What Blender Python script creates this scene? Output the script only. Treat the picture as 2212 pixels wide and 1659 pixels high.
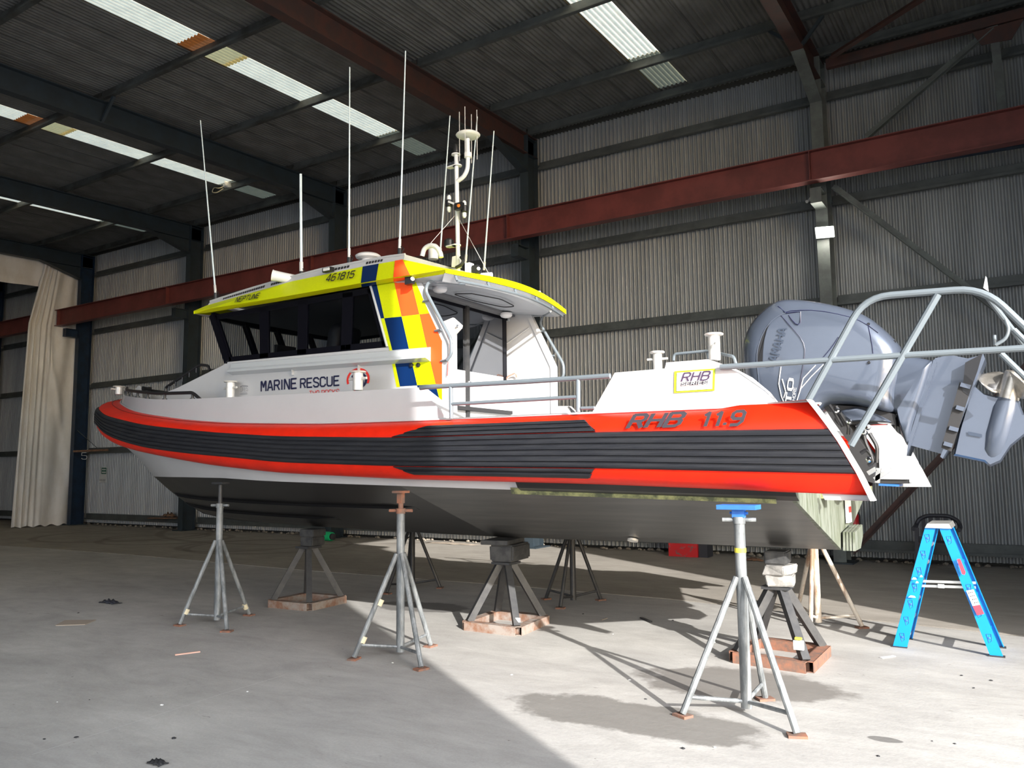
import bpy, bmesh, math, random
from mathutils import Vector, Matrix
random.seed(7)
for o in list(bpy.data.objects): bpy.data.objects.remove(o)
SC = bpy.context.scene
COL = SC.collection
# ------------------------------------------------------------------ camera, world, sun, exposure
W, H, F, HC = 2212.0, 1659.0, 1736.77, 1.6
YAW, PIT, ROL = 0.564016, 0.105485, -0.0115113
fw = Vector((-math.sin(YAW)*math.cos(PIT), math.cos(YAW)*math.cos(PIT), math.sin(PIT)))
r0 = Vector((math.cos(YAW), math.sin(YAW), 0)); u0 = r0.cross(fw)
rt = r0*math.cos(ROL)+u0*math.sin(ROL); up = -r0*math.sin(ROL)+u0*math.cos(ROL)
cam = bpy.data.cameras.new('camera'); camo = bpy.data.objects.new('camera', cam); COL.objects.link(camo)
cam.sensor_width = 36; cam.lens = F/W*36; cam.clip_start = 0.05; cam.clip_end = 300
camo.matrix_world = Matrix(((rt.x, up.x, -fw.x, 0), (rt.y, up.y, -fw.y, 0), (rt.z, up.z, -fw.z, HC), (0, 0, 0, 1)))
SC.camera = camo
vs = SC.view_settings
vs.view_transform = 'Standard'; vs.look = 'None'; vs.gamma = 1; vs.use_curve_mapping = False
vs.exposure = 1.64
world = bpy.data.worlds.new('World'); SC.world = world; world.use_nodes = True
wn = world.node_tree.nodes; wl = world.node_tree.links; wn.clear()
sky = wn.new('ShaderNodeTexSky'); sky.sky_type = 'NISHITA'; sky.sun_disc = False
SUNDIR = Vector((1.98, -1.36, 1.0)).normalized()
sky.sun_elevation = math.asin(SUNDIR.z); sky.sun_rotation = math.atan2(SUNDIR.x, SUNDIR.y)
bg = wn.new('ShaderNodeBackground'); bg.inputs['Strength'].default_value = 0.21
wo = wn.new('ShaderNodeOutputWorld')
wl.new(sky.outputs[0], bg.inputs[0]); wl.new(bg.outputs[0], wo.inputs[0])
sun = bpy.data.lights.new('sun', 'SUN'); sun.energy = 3.5; sun.angle = math.radians(0.53); sun.color = (1, 0.97, 0.93)
suno = bpy.data.objects.new('sun', sun); COL.objects.link(suno)
suno.rotation_euler = SUNDIR.to_track_quat('Z', 'Y').to_euler()
def area(name, loc, aim, sx, sy, e, color, spread=180):
    l = bpy.data.lights.new(name, 'AREA'); l.shape = 'RECTANGLE'; l.size = sx; l.size_y = sy; l.energy = e; l.color = color; l.spread = math.radians(spread)
    o = bpy.data.objects.new(name, l); COL.objects.link(o); o.location = loc
    o.rotation_euler = (Vector(loc)-Vector(aim)).to_track_quat('Z', 'Y').to_euler(); return o
# fill lamps: an added one behind the photographer, sky light at the end doorway
area('fill_lamp_front', (-5.5, -5.85, 3.2), (-9, 5, -3.2), 18, 6.0, 205, (0.93, 0.96, 1.0), 120)
area('daylight_end_doorway', (4.0, 2.9, 3.8), (-8, 2.9, -2.0), 6.0, 7.0, 120, (0.93, 0.96, 1.0), 130)

# ------------------------------------------------------------------ pixel -> point helpers (measurements)
def ray(x, y): return rt*((x-W/2)/F)-up*((y-H/2)/F)+fw
C0 = Vector((0, 0, HC))
def aty(x, y, Y): d = ray(x, y); return C0+d*(Y/d.y)
def atx(x, y, X): d = ray(x, y); return C0+d*(X/d.x)
def atz(x, y, Z=0.0): d = ray(x, y); return C0+d*((Z-HC)/d.z)
def atplane(x, y, p, n):
    d = ray(x, y); n = Vector(n); return C0+d*((Vector(p)-C0).dot(n)/d.dot(n))

# ------------------------------------------------------------------ materials
MATS = {}
def mat(name, col, rough=0.5, metal=0.0, var=0.0, scale=8.0, col2=None, bump=0.0, bscale=40.0, coat=0.0, spec=0.5, stretch=(1, 1, 1), thr=(0.4, 0.6), emit=None):
    if name in MATS: return MATS[name]
    m = bpy.data.materials.new(name); m.use_nodes = True
    n = m.node_tree.nodes; l = m.node_tree.links; b = n['Principled BSDF']
    b.inputs['Base Color'].default_value = (*col, 1); b.inputs['Roughness'].default_value = rough
    b.inputs['Metallic'].default_value = metal; b.inputs['Coat Weight'].default_value = coat
    b.inputs['Specular IOR Level'].default_value = spec; b.inputs['Coat Roughness'].default_value = 0.05
    tc = n.new('ShaderNodeTexCoord'); mp = n.new('ShaderNodeMapping'); mp.inputs['Scale'].default_value = stretch
    l.new(tc.outputs['Object'], mp.inputs[0])
    if var > 0 or col2:
        nz = n.new('ShaderNodeTexNoise'); nz.inputs['Scale'].default_value = scale; nz.inputs['Detail'].default_value = 6
        nz.inputs['Roughness'].default_value = 0.65
        l.new(mp.outputs[0], nz.inputs[0])
        cr = n.new('ShaderNodeValToRGB'); cr.color_ramp.elements[0].position = thr[0]; cr.color_ramp.elements[1].position = thr[1]
        c2 = col2 if col2 else tuple(c*(1-var) for c in col)
        cr.color_ramp.elements[0].color = (*c2, 1); cr.color_ramp.elements[1].color = (*col, 1)
        l.new(nz.outputs[0], cr.inputs[0]); l.new(cr.outputs[0], b.inputs['Base Color'])
    if bump > 0:
        nb = n.new('ShaderNodeTexNoise'); nb.inputs['Scale'].default_value = bscale; nb.inputs['Detail'].default_value = 5
        l.new(mp.outputs[0], nb.inputs[0]); bp = n.new('ShaderNodeBump'); bp.inputs['Strength'].default_value = bump; bp.inputs['Distance'].default_value = 0.01
        l.new(nb.outputs[0], bp.inputs['Height']); l.new(bp.outputs[0], b.inputs['Normal'])
    if emit:
        b.inputs['Emission Color'].default_value = (*emit[0], 1); b.inputs['Emission Strength'].default_value = emit[1]
    MATS[name] = m; return m
M = {}
M['white'] = mat('white_gloss_paint', (0.50, 0.505, 0.515), 0.3, coat=0.2, var=0.03, scale=3)
M['white2'] = mat('white_fitting', (0.75, 0.75, 0.76), 0.35)
M['greypaint'] = mat('light_grey_paint', (0.50, 0.53, 0.56), 0.3, coat=0.3)
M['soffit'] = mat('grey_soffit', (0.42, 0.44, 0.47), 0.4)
M['red'] = mat('red_orange_collar', (0.74, 0.018, 0.003), 0.42, spec=0.3, var=0.12, scale=4, bump=0.08, bscale=3)
M['redseam'] = mat('dark_red_seam', (0.25, 0.012, 0.008), 0.5)
M['rubber'] = mat('black_rubber', (0.012, 0.013, 0.017), 0.5, spec=.3, var=0.3, scale=14, col2=(0.020, 0.021, 0.025), bump=0.06, bscale=30, stretch=(0.2, 1, 3))
M['bottom'] = mat('black_bottom_paint', (0.010, 0.010, 0.011), 0.35, var=0.2, scale=5, col2=(0.016, 0.016, 0.016), spec=0.45, stretch=(0.4, 1, 4))
M['bottom_aft'] = mat('floor_reflection_bottom_paint', (0.085, 0.083, 0.078), 0.38, var=0.3, scale=4, col2=(0.055, 0.055, 0.055), spec=0.7, stretch=(0.25, 1, 7))  # grey base stands in for the lit floor mirrored in black paint
M['strake'] = mat('black_strake', (0.010, 0.010, 0.011), 0.5)
M['patina'] = mat('green_grey_patina', (0.17, 0.185, 0.155), 0.6, col2=(0.085, 0.10, 0.065), scale=4, stretch=(2, 5, 1), thr=(0.38, 0.6))
M['olive'] = mat('olive_chine', (0.26, 0.27, 0.12), 0.7, col2=(0.06, 0.07, 0.04), scale=9)
M['yellow'] = mat('fluoro_yellow_vinyl', (0.62, 0.70, 0.001), 0.5, spec=0.2, var=0.06, scale=60)
M['yellowd'] = mat('fluoro_yellow_vinyl_shaded', (0.58, 0.62, 0.001), 0.5, spec=0.2)  # same vinyl, darkened to carry the shade on the downward-facing strip
M['orange'] = mat('fluoro_orange_vinyl', (0.95, 0.10, 0.018), 0.5, spec=0.2)
M['blue'] = mat('navy_blue_vinyl', (0.001, 0.018, 0.085), 0.5, spec=0.15)
M['navy'] = mat('navy_lettering', (0.012, 0.014, 0.05), 0.4)
M['black'] = mat('black_plastic', (0.012, 0.012, 0.014), 0.4)
M['blackm'] = mat('matt_black', (0.02, 0.02, 0.022), 0.7)
M['redtext'] = mat('red_lettering', (0.7, 0.03, 0.02), 0.4)
M['darktext'] = mat('dark_grey_lettering', (0.035, 0.03, 0.04), 0.6, bump=0.1)
M['greytext'] = mat('grey_lettering', (0.25, 0.25, 0.27), 0.6)
M['alu'] = mat('brushed_aluminium', (0.66, 0.66, 0.64), 0.38, metal=0.85, var=0.15, scale=12)
M['aluwhite'] = mat('raw_alloy_fitting', (0.72, 0.70, 0.66), 0.4, metal=0.3, var=0.1, scale=15)
M['silver'] = mat('silver_grey_ledge', (0.55, 0.58, 0.60), 0.25, metal=0.2, coat=0.3)
M['tubegrey'] = mat('blue_grey_tube_paint', (0.13, 0.155, 0.175), 0.35, coat=0.2)
M['steelwire'] = mat('stainless_whip', (0.75, 0.85, 0.88), 0.3, metal=0.1)
M['engine'] = mat('blue_grey_metallic', (0.075, 0.092, 0.128), 0.30, metal=0.25, coat=0.4, var=0.06, scale=3)
M['engined'] = mat('engine_dark_emblem', (0.05, 0.065, 0.095), 0.35, metal=0.4)
M['chrome'] = mat('polished_steel', (0.8, 0.8, 0.8), 0.12, metal=1.0)
M['prop'] = mat('worn_steel_propeller', (0.62, 0.58, 0.52), 0.3, metal=0.8, var=0.3, scale=10)
M['galv'] = mat('galvanised_steel', (0.27, 0.285, 0.29), 0.5, metal=0.3, col2=(0.13, 0.14, 0.145), scale=14, stretch=(1, 1, 0.25), bump=0.1)
M['standd'] = mat('dark_painted_steel', (0.030, 0.031, 0.034), 0.5, metal=0.2, col2=(0.055, 0.055, 0.055), scale=10, thr=(0.3, 0.65))
M['standtan'] = mat('tan_rusty_paint', (0.52, 0.47, 0.40), 0.6, col2=(0.26, 0.16, 0.10), scale=5, stretch=(1, 1, 0.4), thr=(0.38, 0.52))
M['rust'] = mat('rusty_steel', (0.26, 0.11, 0.065), 0.85, col2=(0.14, 0.09, 0.07), scale=12)
M['rustgrey'] = mat('grey_rusty_box_section', (0.28, 0.24, 0.21), 0.7, col2=(0.20, 0.10, 0.06), scale=7)
M['bluepad'] = mat('blue_pad', (0.03, 0.15, 0.55), 0.5, var=0.2)
M['timberblk'] = mat('black_painted_timber', (0.022, 0.023, 0.025), 0.7, col2=(0.05, 0.05, 0.05), bump=0.4, bscale=18)
M['timbergrey'] = mat('weathered_timber', (0.30, 0.29, 0.275), 0.85, col2=(0.17, 0.165, 0.155), scale=10, bump=0.5, bscale=20)
M['timber'] = mat('brown_timber', (0.22, 0.12, 0.07), 0.8, var=0.4, scale=10)
M['ladder'] = mat('bright_blue_fibreglass', (0.0, 0.22, 0.66), 0.35, var=0.06)
M['column'] = mat('dark_blue_green_steel', (0.026, 0.040, 0.052), 0.5, col2=(0.020, 0.027, 0.032), scale=3, thr=(0.35, 0.65))
M['columng'] = mat('grey_green_steel', (0.13, 0.15, 0.145), 0.55, col2=(0.09, 0.10, 0.10), scale=3)
M['columnb'] = mat('navy_painted_steel', (0.008, 0.026, 0.060), 0.5, col2=(0.006, 0.016, 0.035), scale=3)
M['rafterred'] = mat('dark_red_oxide_steel', (0.075, 0.033, 0.027), 0.6, col2=(0.05, 0.03, 0.028), scale=4)
M['crane'] = mat('red_oxide_paint', (0.15, 0.034, 0.030), 0.5, var=0.3, scale=2)
M['girt'] = mat('grey_purlin_steel', (0.10, 0.112, 0.112), 0.5, metal=0.3, var=0.3, scale=3)
M['purlin'] = mat('dark_purlin_steel', (0.10, 0.11, 0.11), 0.5, metal=0.3, var=0.4, scale=2, col2=(0.055, 0.055, 0.05))
M['sheet'] = mat('zinc_wall_sheet', (0.35, 0.365, 0.375), 0.45, metal=0.3, col2=(0.28, 0.292, 0.30), scale=0.8, stretch=(3, 1, 0.3))
M['roofsheet'] = mat('zinc_roof_sheet', (0.23, 0.23, 0.225), 0.5, metal=0.3, col2=(0.16, 0.16, 0.155), scale=0.9)
M['darkband'] = mat('dark_grey_flashing', (0.06, 0.06, 0.055), 0.7)  # even dark grey, for the eave strip and the skin behind the cladding
M['curtain'] = mat('dirty_white_tarpaulin', (0.80, 0.785, 0.765), 0.6, col2=(0.69, 0.66, 0.62), scale=1.6, stretch=(1, 1, 0.4), bump=0.2, bscale=6)
M['dirt'] = mat('crumbly_concrete', (0.30, 0.26, 0.21), 0.95, var=0.5, scale=12, bump=0.5)
M['signw'] = mat('sign_white', (0.6, 0.6, 0.58), 0.5)
M['signg'] = mat('sign_green', (0.03, 0.12, 0.08), 0.5)
M['paintwhite'] = mat('white_stencil_paint', (0.6, 0.6, 0.58), 0.7)
M['extred'] = mat('red_box_paint', (0.50, 0.015, 0.02), 0.45, col2=(0.12, 0.10, 0.10), scale=9, thr=(0.36, 0.44))
M['green'] = mat('green_plastic', (0.01, 0.42, 0.16), 0.45)
M['chair'] = mat('dark_plastic_chair', (0.030, 0.032, 0.042), 0.5)
M['tape'] = mat('cream_tape', (0.62, 0.55, 0.38), 0.7)
M['yellowtape'] = mat('yellow_tape', (0.75, 0.66, 0.06), 0.6)
M['stickw'] = mat('white_sticker', (0.80, 0.80, 0.80), 0.4)
M['stickr'] = mat('red_sticker', (0.75, 0.05, 0.08), 0.4)
M['lime'] = mat('lime_sticker_border', (0.36, 0.52, 0.01), 0.4)
M['amber'] = mat('amber_lens', (0.7, 0.2, 0.03), 0.2)
M['clear'] = mat('clear_lens', (0.75, 0.75, 0.72), 0.1, coat=0.5)
M['gasket'] = mat('black_window_frame', (0.004, 0.004, 0.007), 0.3, spec=0.15)
M['seat'] = mat('black_seat_vinyl', (0.015, 0.015, 0.018), 0.5)
M['headliner'] = mat('cabin_lining_grey', (0.16, 0.16, 0.165), 0.7)
M['lamp'] = mat('flood_lamp_lens', (1, 1, 0.95), 0.4, emit=((1, 0.95, 0.82), 40))
M['bark'] = mat('dry_scrap', (0.30, 0.25, 0.20), 0.9)
M['pinkwood'] = mat('pink_timber_stick', (0.62, 0.38, 0.30), 0.8)

def glass(name, tint, gl, rough=0.03, k=1.0):
    m = bpy.data.materials.new(name); m.use_nodes = True; n = m.node_tree.nodes; l = m.node_tree.links; n.clear()
    tr = n.new('ShaderNodeBsdfTransparent'); tr.inputs[0].default_value = (*tint, 1)
    g = n.new('ShaderNodeBsdfGlossy'); g.inputs['Roughness'].default_value = rough; g.inputs[0].default_value = (0.9, 0.93, 1, 1)
    fr = n.new('ShaderNodeValue'); fr.outputs[0].default_value = .05
    mx = n.new('ShaderNodeMixShader'); ad = n.new('ShaderNodeMath'); ad.operation = 'MULTIPLY_ADD'; ad.inputs[1].default_value = k; ad.inputs[2].default_value = gl; ad.use_clamp = True
    o = n.new('ShaderNodeOutputMaterial'); l.new(fr.outputs[0], ad.inputs[0]); l.new(ad.outputs[0], mx.inputs[0])
    l.new(tr.outputs[0], mx.inputs[1]); l.new(g.outputs[0], mx.inputs[2]); l.new(mx.outputs[0], o.inputs[0])
    MATS[name] = m; return m
M['glass'] = glass('tinted_cabin_glass', (0.74, 0.76, 0.78), 0.0, k=.28)
M['glassd'] = glass('dark_tinted_glass', (0.10, 0.11, 0.13), 0.22)

def skylight_mat(name, col, k):
    m = bpy.data.materials.new(name); m.use_nodes = True; n = m.node_tree.nodes; l = m.node_tree.links; n.clear()
    tl = n.new('ShaderNodeBsdfTranslucent'); df = n.new('ShaderNodeBsdfDiffuse')
    tc = n.new('ShaderNodeTexCoord'); nz = n.new('ShaderNodeTexNoise'); nz.inputs['Scale'].default_value = 5; nz.inputs['Detail'].default_value = 4
    cr = n.new('ShaderNodeValToRGB'); cr.color_ramp.elements[0].position = .3; cr.color_ramp.elements[1].position = .7
    cr.color_ramp.elements[0].color = (*[c*.85 for c in col], 1); cr.color_ramp.elements[1].color = (*col, 1)
    l.new(tc.outputs['Object'], nz.inputs[0]); l.new(nz.outputs[0], cr.inputs[0]); l.new(cr.outputs[0], tl.inputs[0]); l.new(cr.outputs[0], df.inputs[0])
    mx = n.new('ShaderNodeMixShader'); mx.inputs[0].default_value = k; o = n.new('ShaderNodeOutputMaterial')
    l.new(df.outputs[0], mx.inputs[1]); l.new(tl.outputs[0], mx.inputs[2]); l.new(mx.outputs[0], o.inputs[0]); MATS[name] = m; return m
M['sky'] = skylight_mat('translucent_roof_sheet', (1.0, 0.82, 0.52), 0.92)
M['skytan'] = skylight_mat('aged_yellow_translucent_sheet', (0.62, 0.47, 0.20), 0.85)
M['skyrust'] = skylight_mat('brown_overlapped_translucent_sheet', (0.36, 0.13, 0.04), 0.6)
M['skydim'] = skylight_mat('dirty_translucent_sheet', (0.30, 0.28, 0.18), 0.35)

def floor_mat(name, c1, c2, dirt):
    m = bpy.data.materials.new(name); m.use_nodes = True; n = m.node_tree.nodes; l = m.node_tree.links; b = n['Principled BSDF']
    tc = n.new('ShaderNodeTexCoord')
    def noise(sc, det, mapping=(1, 1, 1), rot=0.0, rough=0.6, dist=0.0):
        mp = n.new('ShaderNodeMapping'); mp.inputs['Scale'].default_value = mapping; mp.inputs['Rotation'].default_value = (0, 0, rot)
        nz = n.new('ShaderNodeTexNoise'); nz.inputs['Scale'].default_value = sc; nz.inputs['Detail'].default_value = det
        nz.inputs['Roughness'].default_value = rough; nz.inputs['Distortion'].default_value = dist
        l.new(tc.outputs['Object'], mp.inputs[0]); l.new(mp.outputs[0], nz.inputs[0]); return nz.outputs[0]
    def ramp(v, a, b_, ca, cb):
        cr = n.new('ShaderNodeValToRGB'); cr.color_ramp.elements[0].position = a; cr.color_ramp.elements[1].position = b_
        cr.color_ramp.elements[0].color = (*ca, 1); cr.color_ramp.elements[1].color = (*cb, 1); l.new(v, cr.inputs[0]); return cr.outputs[0]
    def mix(a, b_, fac, mode='MIX'):
        mx = n.new('ShaderNodeMix'); mx.data_type = 'RGBA'; mx.blend_type = mode
        if isinstance(fac, float): mx.inputs[0].default_value = fac
        else: l.new(fac, mx.inputs[0])
        if isinstance(a, tuple): mx.inputs[6].default_value = (*a, 1)
        else: l.new(a, mx.inputs[6])
        if isinstance(b_, tuple): mx.inputs[7].default_value = (*b_, 1)
        else: l.new(b_, mx.inputs[7])
        return mx.outputs[2]
    base = ramp(noise(0.5, 8, (1, 1, 1), 0, 0.65, 0.4), 0.35, 0.68, c2, c1)
    streak = ramp(noise(1.6, 8, (0.7, 1.5, 1), 0.5, 0.72, .5), 0.35, 0.7, (0.80, 0.79, 0.77), (1.08, 1.07, 1.05))
    base = mix(base, streak, 0.9, 'MULTIPLY')
    streak2 = ramp(noise(2.6, 8, (0.5, 1.8, 1), -0.6, 0.75, .8), 0.30, 0.6, (0.87, 0.865, 0.86), (1.03, 1.03, 1.03))
    base = mix(base, streak2, 0.8, 'MULTIPLY')
    fine = ramp(noise(60, 4), 0.3, 0.7, (0.92, 0.92, 0.92), (1.05, 1.05, 1.05)); base = mix(base, fine, 1.0, 'MULTIPLY')
    spots = ramp(noise(5, 5, (1, 1, 1), 0, 0.6, 1.0), 0.68, 0.76, (0, 0, 0), (1, 1, 1))
    base = mix(base, dirt, spots)
    crk = ramp(noise(9, 4, (0.5, 2.2, 1), 0.35, 0.6, 2.0), 0.725, 0.745, (0, 0, 0), (1, 1, 1)); base = mix(base, (0.06, 0.055, 0.05), crk)
    # damp patches: elliptical, measured on the ground
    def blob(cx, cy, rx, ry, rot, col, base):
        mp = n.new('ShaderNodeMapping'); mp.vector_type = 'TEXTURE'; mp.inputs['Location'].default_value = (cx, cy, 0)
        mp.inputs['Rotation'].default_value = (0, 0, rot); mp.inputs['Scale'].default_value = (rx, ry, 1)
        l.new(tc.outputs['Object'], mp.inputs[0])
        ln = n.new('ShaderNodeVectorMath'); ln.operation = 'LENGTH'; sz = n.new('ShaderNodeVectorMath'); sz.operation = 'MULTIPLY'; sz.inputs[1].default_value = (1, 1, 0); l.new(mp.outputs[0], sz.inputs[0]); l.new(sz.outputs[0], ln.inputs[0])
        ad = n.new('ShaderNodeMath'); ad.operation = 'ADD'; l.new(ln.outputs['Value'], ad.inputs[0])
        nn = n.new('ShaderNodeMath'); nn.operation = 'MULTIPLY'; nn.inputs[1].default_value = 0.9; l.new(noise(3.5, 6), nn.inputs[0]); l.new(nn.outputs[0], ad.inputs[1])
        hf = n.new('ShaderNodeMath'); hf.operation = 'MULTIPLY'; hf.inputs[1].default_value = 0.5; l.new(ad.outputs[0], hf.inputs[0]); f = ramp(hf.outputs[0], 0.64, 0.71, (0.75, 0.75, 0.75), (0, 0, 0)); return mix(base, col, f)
    def ringmark(cx, cy, r, wd, base):
        mp = n.new('ShaderNodeMapping'); mp.vector_type = 'TEXTURE'; mp.inputs['Location'].default_value = (cx, cy, 0)
        l.new(tc.outputs['Object'], mp.inputs[0]); sx = n.new('ShaderNodeVectorMath'); sx.operation = 'MULTIPLY'; sx.inputs[1].default_value = (1, 1, 0); l.new(mp.outputs[0], sx.inputs[0])
        ln = n.new('ShaderNodeVectorMath'); ln.operation = 'LENGTH'; l.new(sx.outputs[0], ln.inputs[0])
        s = n.new('ShaderNodeMath'); s.operation = 'SUBTRACT'; s.inputs[1].default_value = r; l.new(ln.outputs['Value'], s.inputs[0])
        a = n.new('ShaderNodeMath'); a.operation = 'ABSOLUTE'; l.new(s.outputs[0], a.inputs[0])
        f = ramp(a.outputs[0], wd*0.5, wd, (0.45, 0.45, 0.45), (0, 0, 0)); return mix(base, (0.12, 0.10, 0.085), f)
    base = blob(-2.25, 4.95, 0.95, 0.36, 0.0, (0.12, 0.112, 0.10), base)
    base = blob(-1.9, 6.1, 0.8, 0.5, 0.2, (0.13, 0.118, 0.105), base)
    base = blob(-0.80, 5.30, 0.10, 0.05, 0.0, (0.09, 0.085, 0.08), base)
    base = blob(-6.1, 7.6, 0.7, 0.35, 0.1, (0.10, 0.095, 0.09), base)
    for (cx, cy, r, wd) in ((-14.0, 12.2, 1.7, 0.10), (-14.6, 12.0, 1.35, 0.12), (-17.8, 12.3, 1.5, 0.12), (-18.6, 12.6, 1.2, 0.1), (-16, 18, 5.9, 0.14), (-20.0, 12.6, 2.1, 0.14)):
        base = ringmark(cx, cy, r, wd, base)
    l.new(base, b.inputs['Base Color']); b.inputs['Roughness'].default_value = 0.75; b.inputs['Specular IOR Level'].default_value = 0.3
    bp = n.new('ShaderNodeBump'); bp.inputs['Strength'].default_value = 0.35; bp.inputs['Distance'].default_value = 0.008
    l.new(noise(18, 8), bp.inputs['Height']); l.new(bp.outputs[0], b.inputs['Normal']); MATS[name] = m; return m
M['floorn'] = floor_mat('grey_concrete', (0.46, 0.45, 0.43), (0.36, 0.352, 0.34), (0.25, 0.24, 0.22))
M['floorf'] = floor_mat('dusty_brown_concrete', (0.37, 0.345, 0.31), (0.29, 0.268, 0.238), (0.22, 0.20, 0.17))

# ------------------------------------------------------------------ mesh builder
def V(*a): return Vector(a)
class MB:
    def __init__(s): s.v = []; s.f = []; s.m = []
    def add(s, vs, fs, m=0):
        k = len(s.v); s.v += [Vector(p) for p in vs]; s.f += [tuple(i+k for i in f) for f in fs]; s.m += [m]*len(fs); return s
    def beam(s, p0, p1, w, h, upv=(0, 0, 1), m=0):
        p0 = Vector(p0); p1 = Vector(p1); d = (p1-p0).normalized(); a = d.cross(Vector(upv))
        if a.length < 1e-4: a = d.cross(Vector((1, 0, 0)))
        a.normalize(); b = a.cross(d).normalized(); a = a*w/2; b = b*h/2
        vs = [p+x*a+y*b for p in (p0, p1) for (x, y) in ((-1, -1), (1, -1), (1, 1), (-1, 1))]
        return s.add(vs, [(3, 2, 1, 0), (4, 5, 6, 7), (0, 1, 5, 4), (1, 2, 6, 5), (2, 3, 7, 6), (3, 0, 4, 7)], m)
    def box(s, c, d, m=0, rz=0.0):
        c = Vector(c); R = Matrix.Rotation(rz, 3, 'Z')
        vs = [c+R@Vector((x*d[0]/2, y*d[1]/2, z*d[2]/2)) for z in (-1, 1) for (x, y) in ((-1, -1), (1, -1), (1, 1), (-1, 1))]
        return s.add(vs, [(3, 2, 1, 0), (4, 5, 6, 7), (0, 1, 5, 4), (1, 2, 6, 5), (2, 3, 7, 6), (3, 0, 4, 7)], m)
    def tube(s, pts, r, n=10, bend=0.0, m=0, caps=True, r1=None):
        pts = [Vector(p) for p in pts]
        if bend > 0 and len(pts) > 2:
            q = [pts[0]]
            for i in range(1, len(pts)-1):
                a = (pts[i-1]-pts[i]); b = (pts[i+1]-pts[i]); t = min(bend, a.length*.48, b.length*.48)
                A = pts[i]+a.normalized()*t; B = pts[i]+b.normalized()*t
                for k in range(7):
                    u = k/6; q.append(A*(1-u)**2+pts[i]*2*u*(1-u)+B*u*u)
            q.append(pts[-1]); pts = q
        N = len(pts); T = []
        for i in range(N):
            a = pts[max(i-1, 0)]; b = pts[min(i+1, N-1)]; T.append((b-a).normalized())
        nr = T[0].cross(Vector((0, 0, 1)))
        if nr.length < 1e-3: nr = T[0].cross(Vector((1, 0, 0)))
        nr.normalize(); vs = []
        for i in range(N):
            nr = (nr-T[i]*nr.dot(T[i])).normalized(); bn = T[i].cross(nr); rr = r if r1 is None else r+(r1-r)*i/(N-1)
            for k in range(n):
                a = 2*math.pi*k/n; vs.append(pts[i]+nr*rr*math.cos(a)+bn*rr*math.sin(a))
        fs = [(i*n+k, i*n+(k+1) % n, (i+1)*n+(k+1) % n, (i+1)*n+k) for i in range(N-1) for k in range(n)]
        if caps: fs += [tuple(range(n-1, -1, -1)), tuple((N-1)*n+k for k in range(n))]
        return s.add(vs, fs, m)
    def lathe(s, c, axis, prof, n=16, m=0):
        c = Vector(c); ax = Vector(axis).normalized(); a = ax.cross(Vector((0, 0, 1)))
        if a.length < 1e-3: a = Vector((1, 0, 0))
        a.normalize(); b = ax.cross(a); vs = []
        for (r, h) in prof:
            for k in range(n):
                t = 2*math.pi*k/n; vs.append(c+ax*h+a*r*math.cos(t)+b*r*math.sin(t))
        N = len(prof)
        fs = [(i*n+k, i*n+(k+1) % n, (i+1)*n+(k+1) % n, (i+1)*n+k) for i in range(N-1) for k in range(n)]
        fs += [tuple(range(n-1, -1, -1)), tuple((N-1)*n+k for k in range(n))]
        return s.add(vs, fs, m)
    def prism(s, poly, off, m=0):
        poly = [Vector(p) for p in poly]; off = Vector(off); n = len(poly)
        return s.add(poly+[p+off for p in poly], [tuple(range(n)), tuple(range(2*n-1, n-1, -1))]+[(k, k+n, (k+1) % n+n, (k+1) % n) for k in range(n)], m)
    def grid(s, rows, m=0, close=False):
        n = len(rows[0]); vs = [p for r in rows for p in r]; K = n if close else n-1
        return s.add(vs, [(i*n+k, i*n+(k+1) % n, (i+1)*n+(k+1) % n, (i+1)*n+k) for i in range(len(rows)-1) for k in range(K)], m)
    def pillow(s, poly, yc, hw, prof=((-1, .72), (-.86, .9), (-.6, .975), (0, 1), (.6, .975), (.86, .9), (1, .72)), m=0):
        poly = [Vector(p) for p in poly]; c = sum(poly, Vector())/len(poly); rows = []
        for (t, k) in prof: rows.append([Vector((c.x+(p.x-c.x)*k, yc+t*hw, c.z+(p.z-c.z)*k)) for p in poly])
        s.grid(rows, m, True); n = len(poly); K = len(s.v)
        s.f.append(tuple(range(K-n, K))); s.m.append(m); a = K-n*len(rows); s.f.append(tuple(range(a+n-1, a-1, -1))); s.m.append(m); return s
    def build(s, name, mats, parent=None, smooth=False, angle=35):
        me = bpy.data.meshes.new(name); org = Vector(parent['_o']) if parent is not None and '_o' in parent else Vector((0, 0, 0))
        me.from_pydata([tuple(p-org) for p in s.v], [], s.f)
        if not isinstance(mats, (list, tuple)): mats = [mats]
        for x in mats: me.materials.append(x)
        me.polygons.foreach_set('material_index', s.m)
        bm = bmesh.new(); bm.from_mesh(me); bmesh.ops.recalc_face_normals(bm, faces=bm.faces); bm.to_mesh(me); bm.free()
        if smooth:
            me.polygons.foreach_set('use_smooth', [True]*len(me.polygons))
            me.set_sharp_from_angle(angle=math.radians(angle))
        me.update(); o = bpy.data.objects.new(name, me); COL.objects.link(o)
        if parent is not None: o.parent = parent; o['_o'] = tuple(org)
        return o
def tag(o, label=None, cat=None, group=None, kind=None):
    if label: o['label'] = label
    if cat: o['category'] = cat
    if group: o['group'] = group
    if kind: o['kind'] = kind
    return o
def thing(name, loc, label, cat, group=None, kind=None):
    o = bpy.data.objects.new(name, None); COL.objects.link(o); o.location = loc; o.empty_display_size = .1; o['_o'] = tuple(loc)
    return tag(o, label, cat, group, kind)
def single(o, loc):
    """re-origin a one-mesh thing to its base"""
    d = Vector(loc)
    for v in o.data.vertices: v.co -= d
    o.location = d; return o
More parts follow.
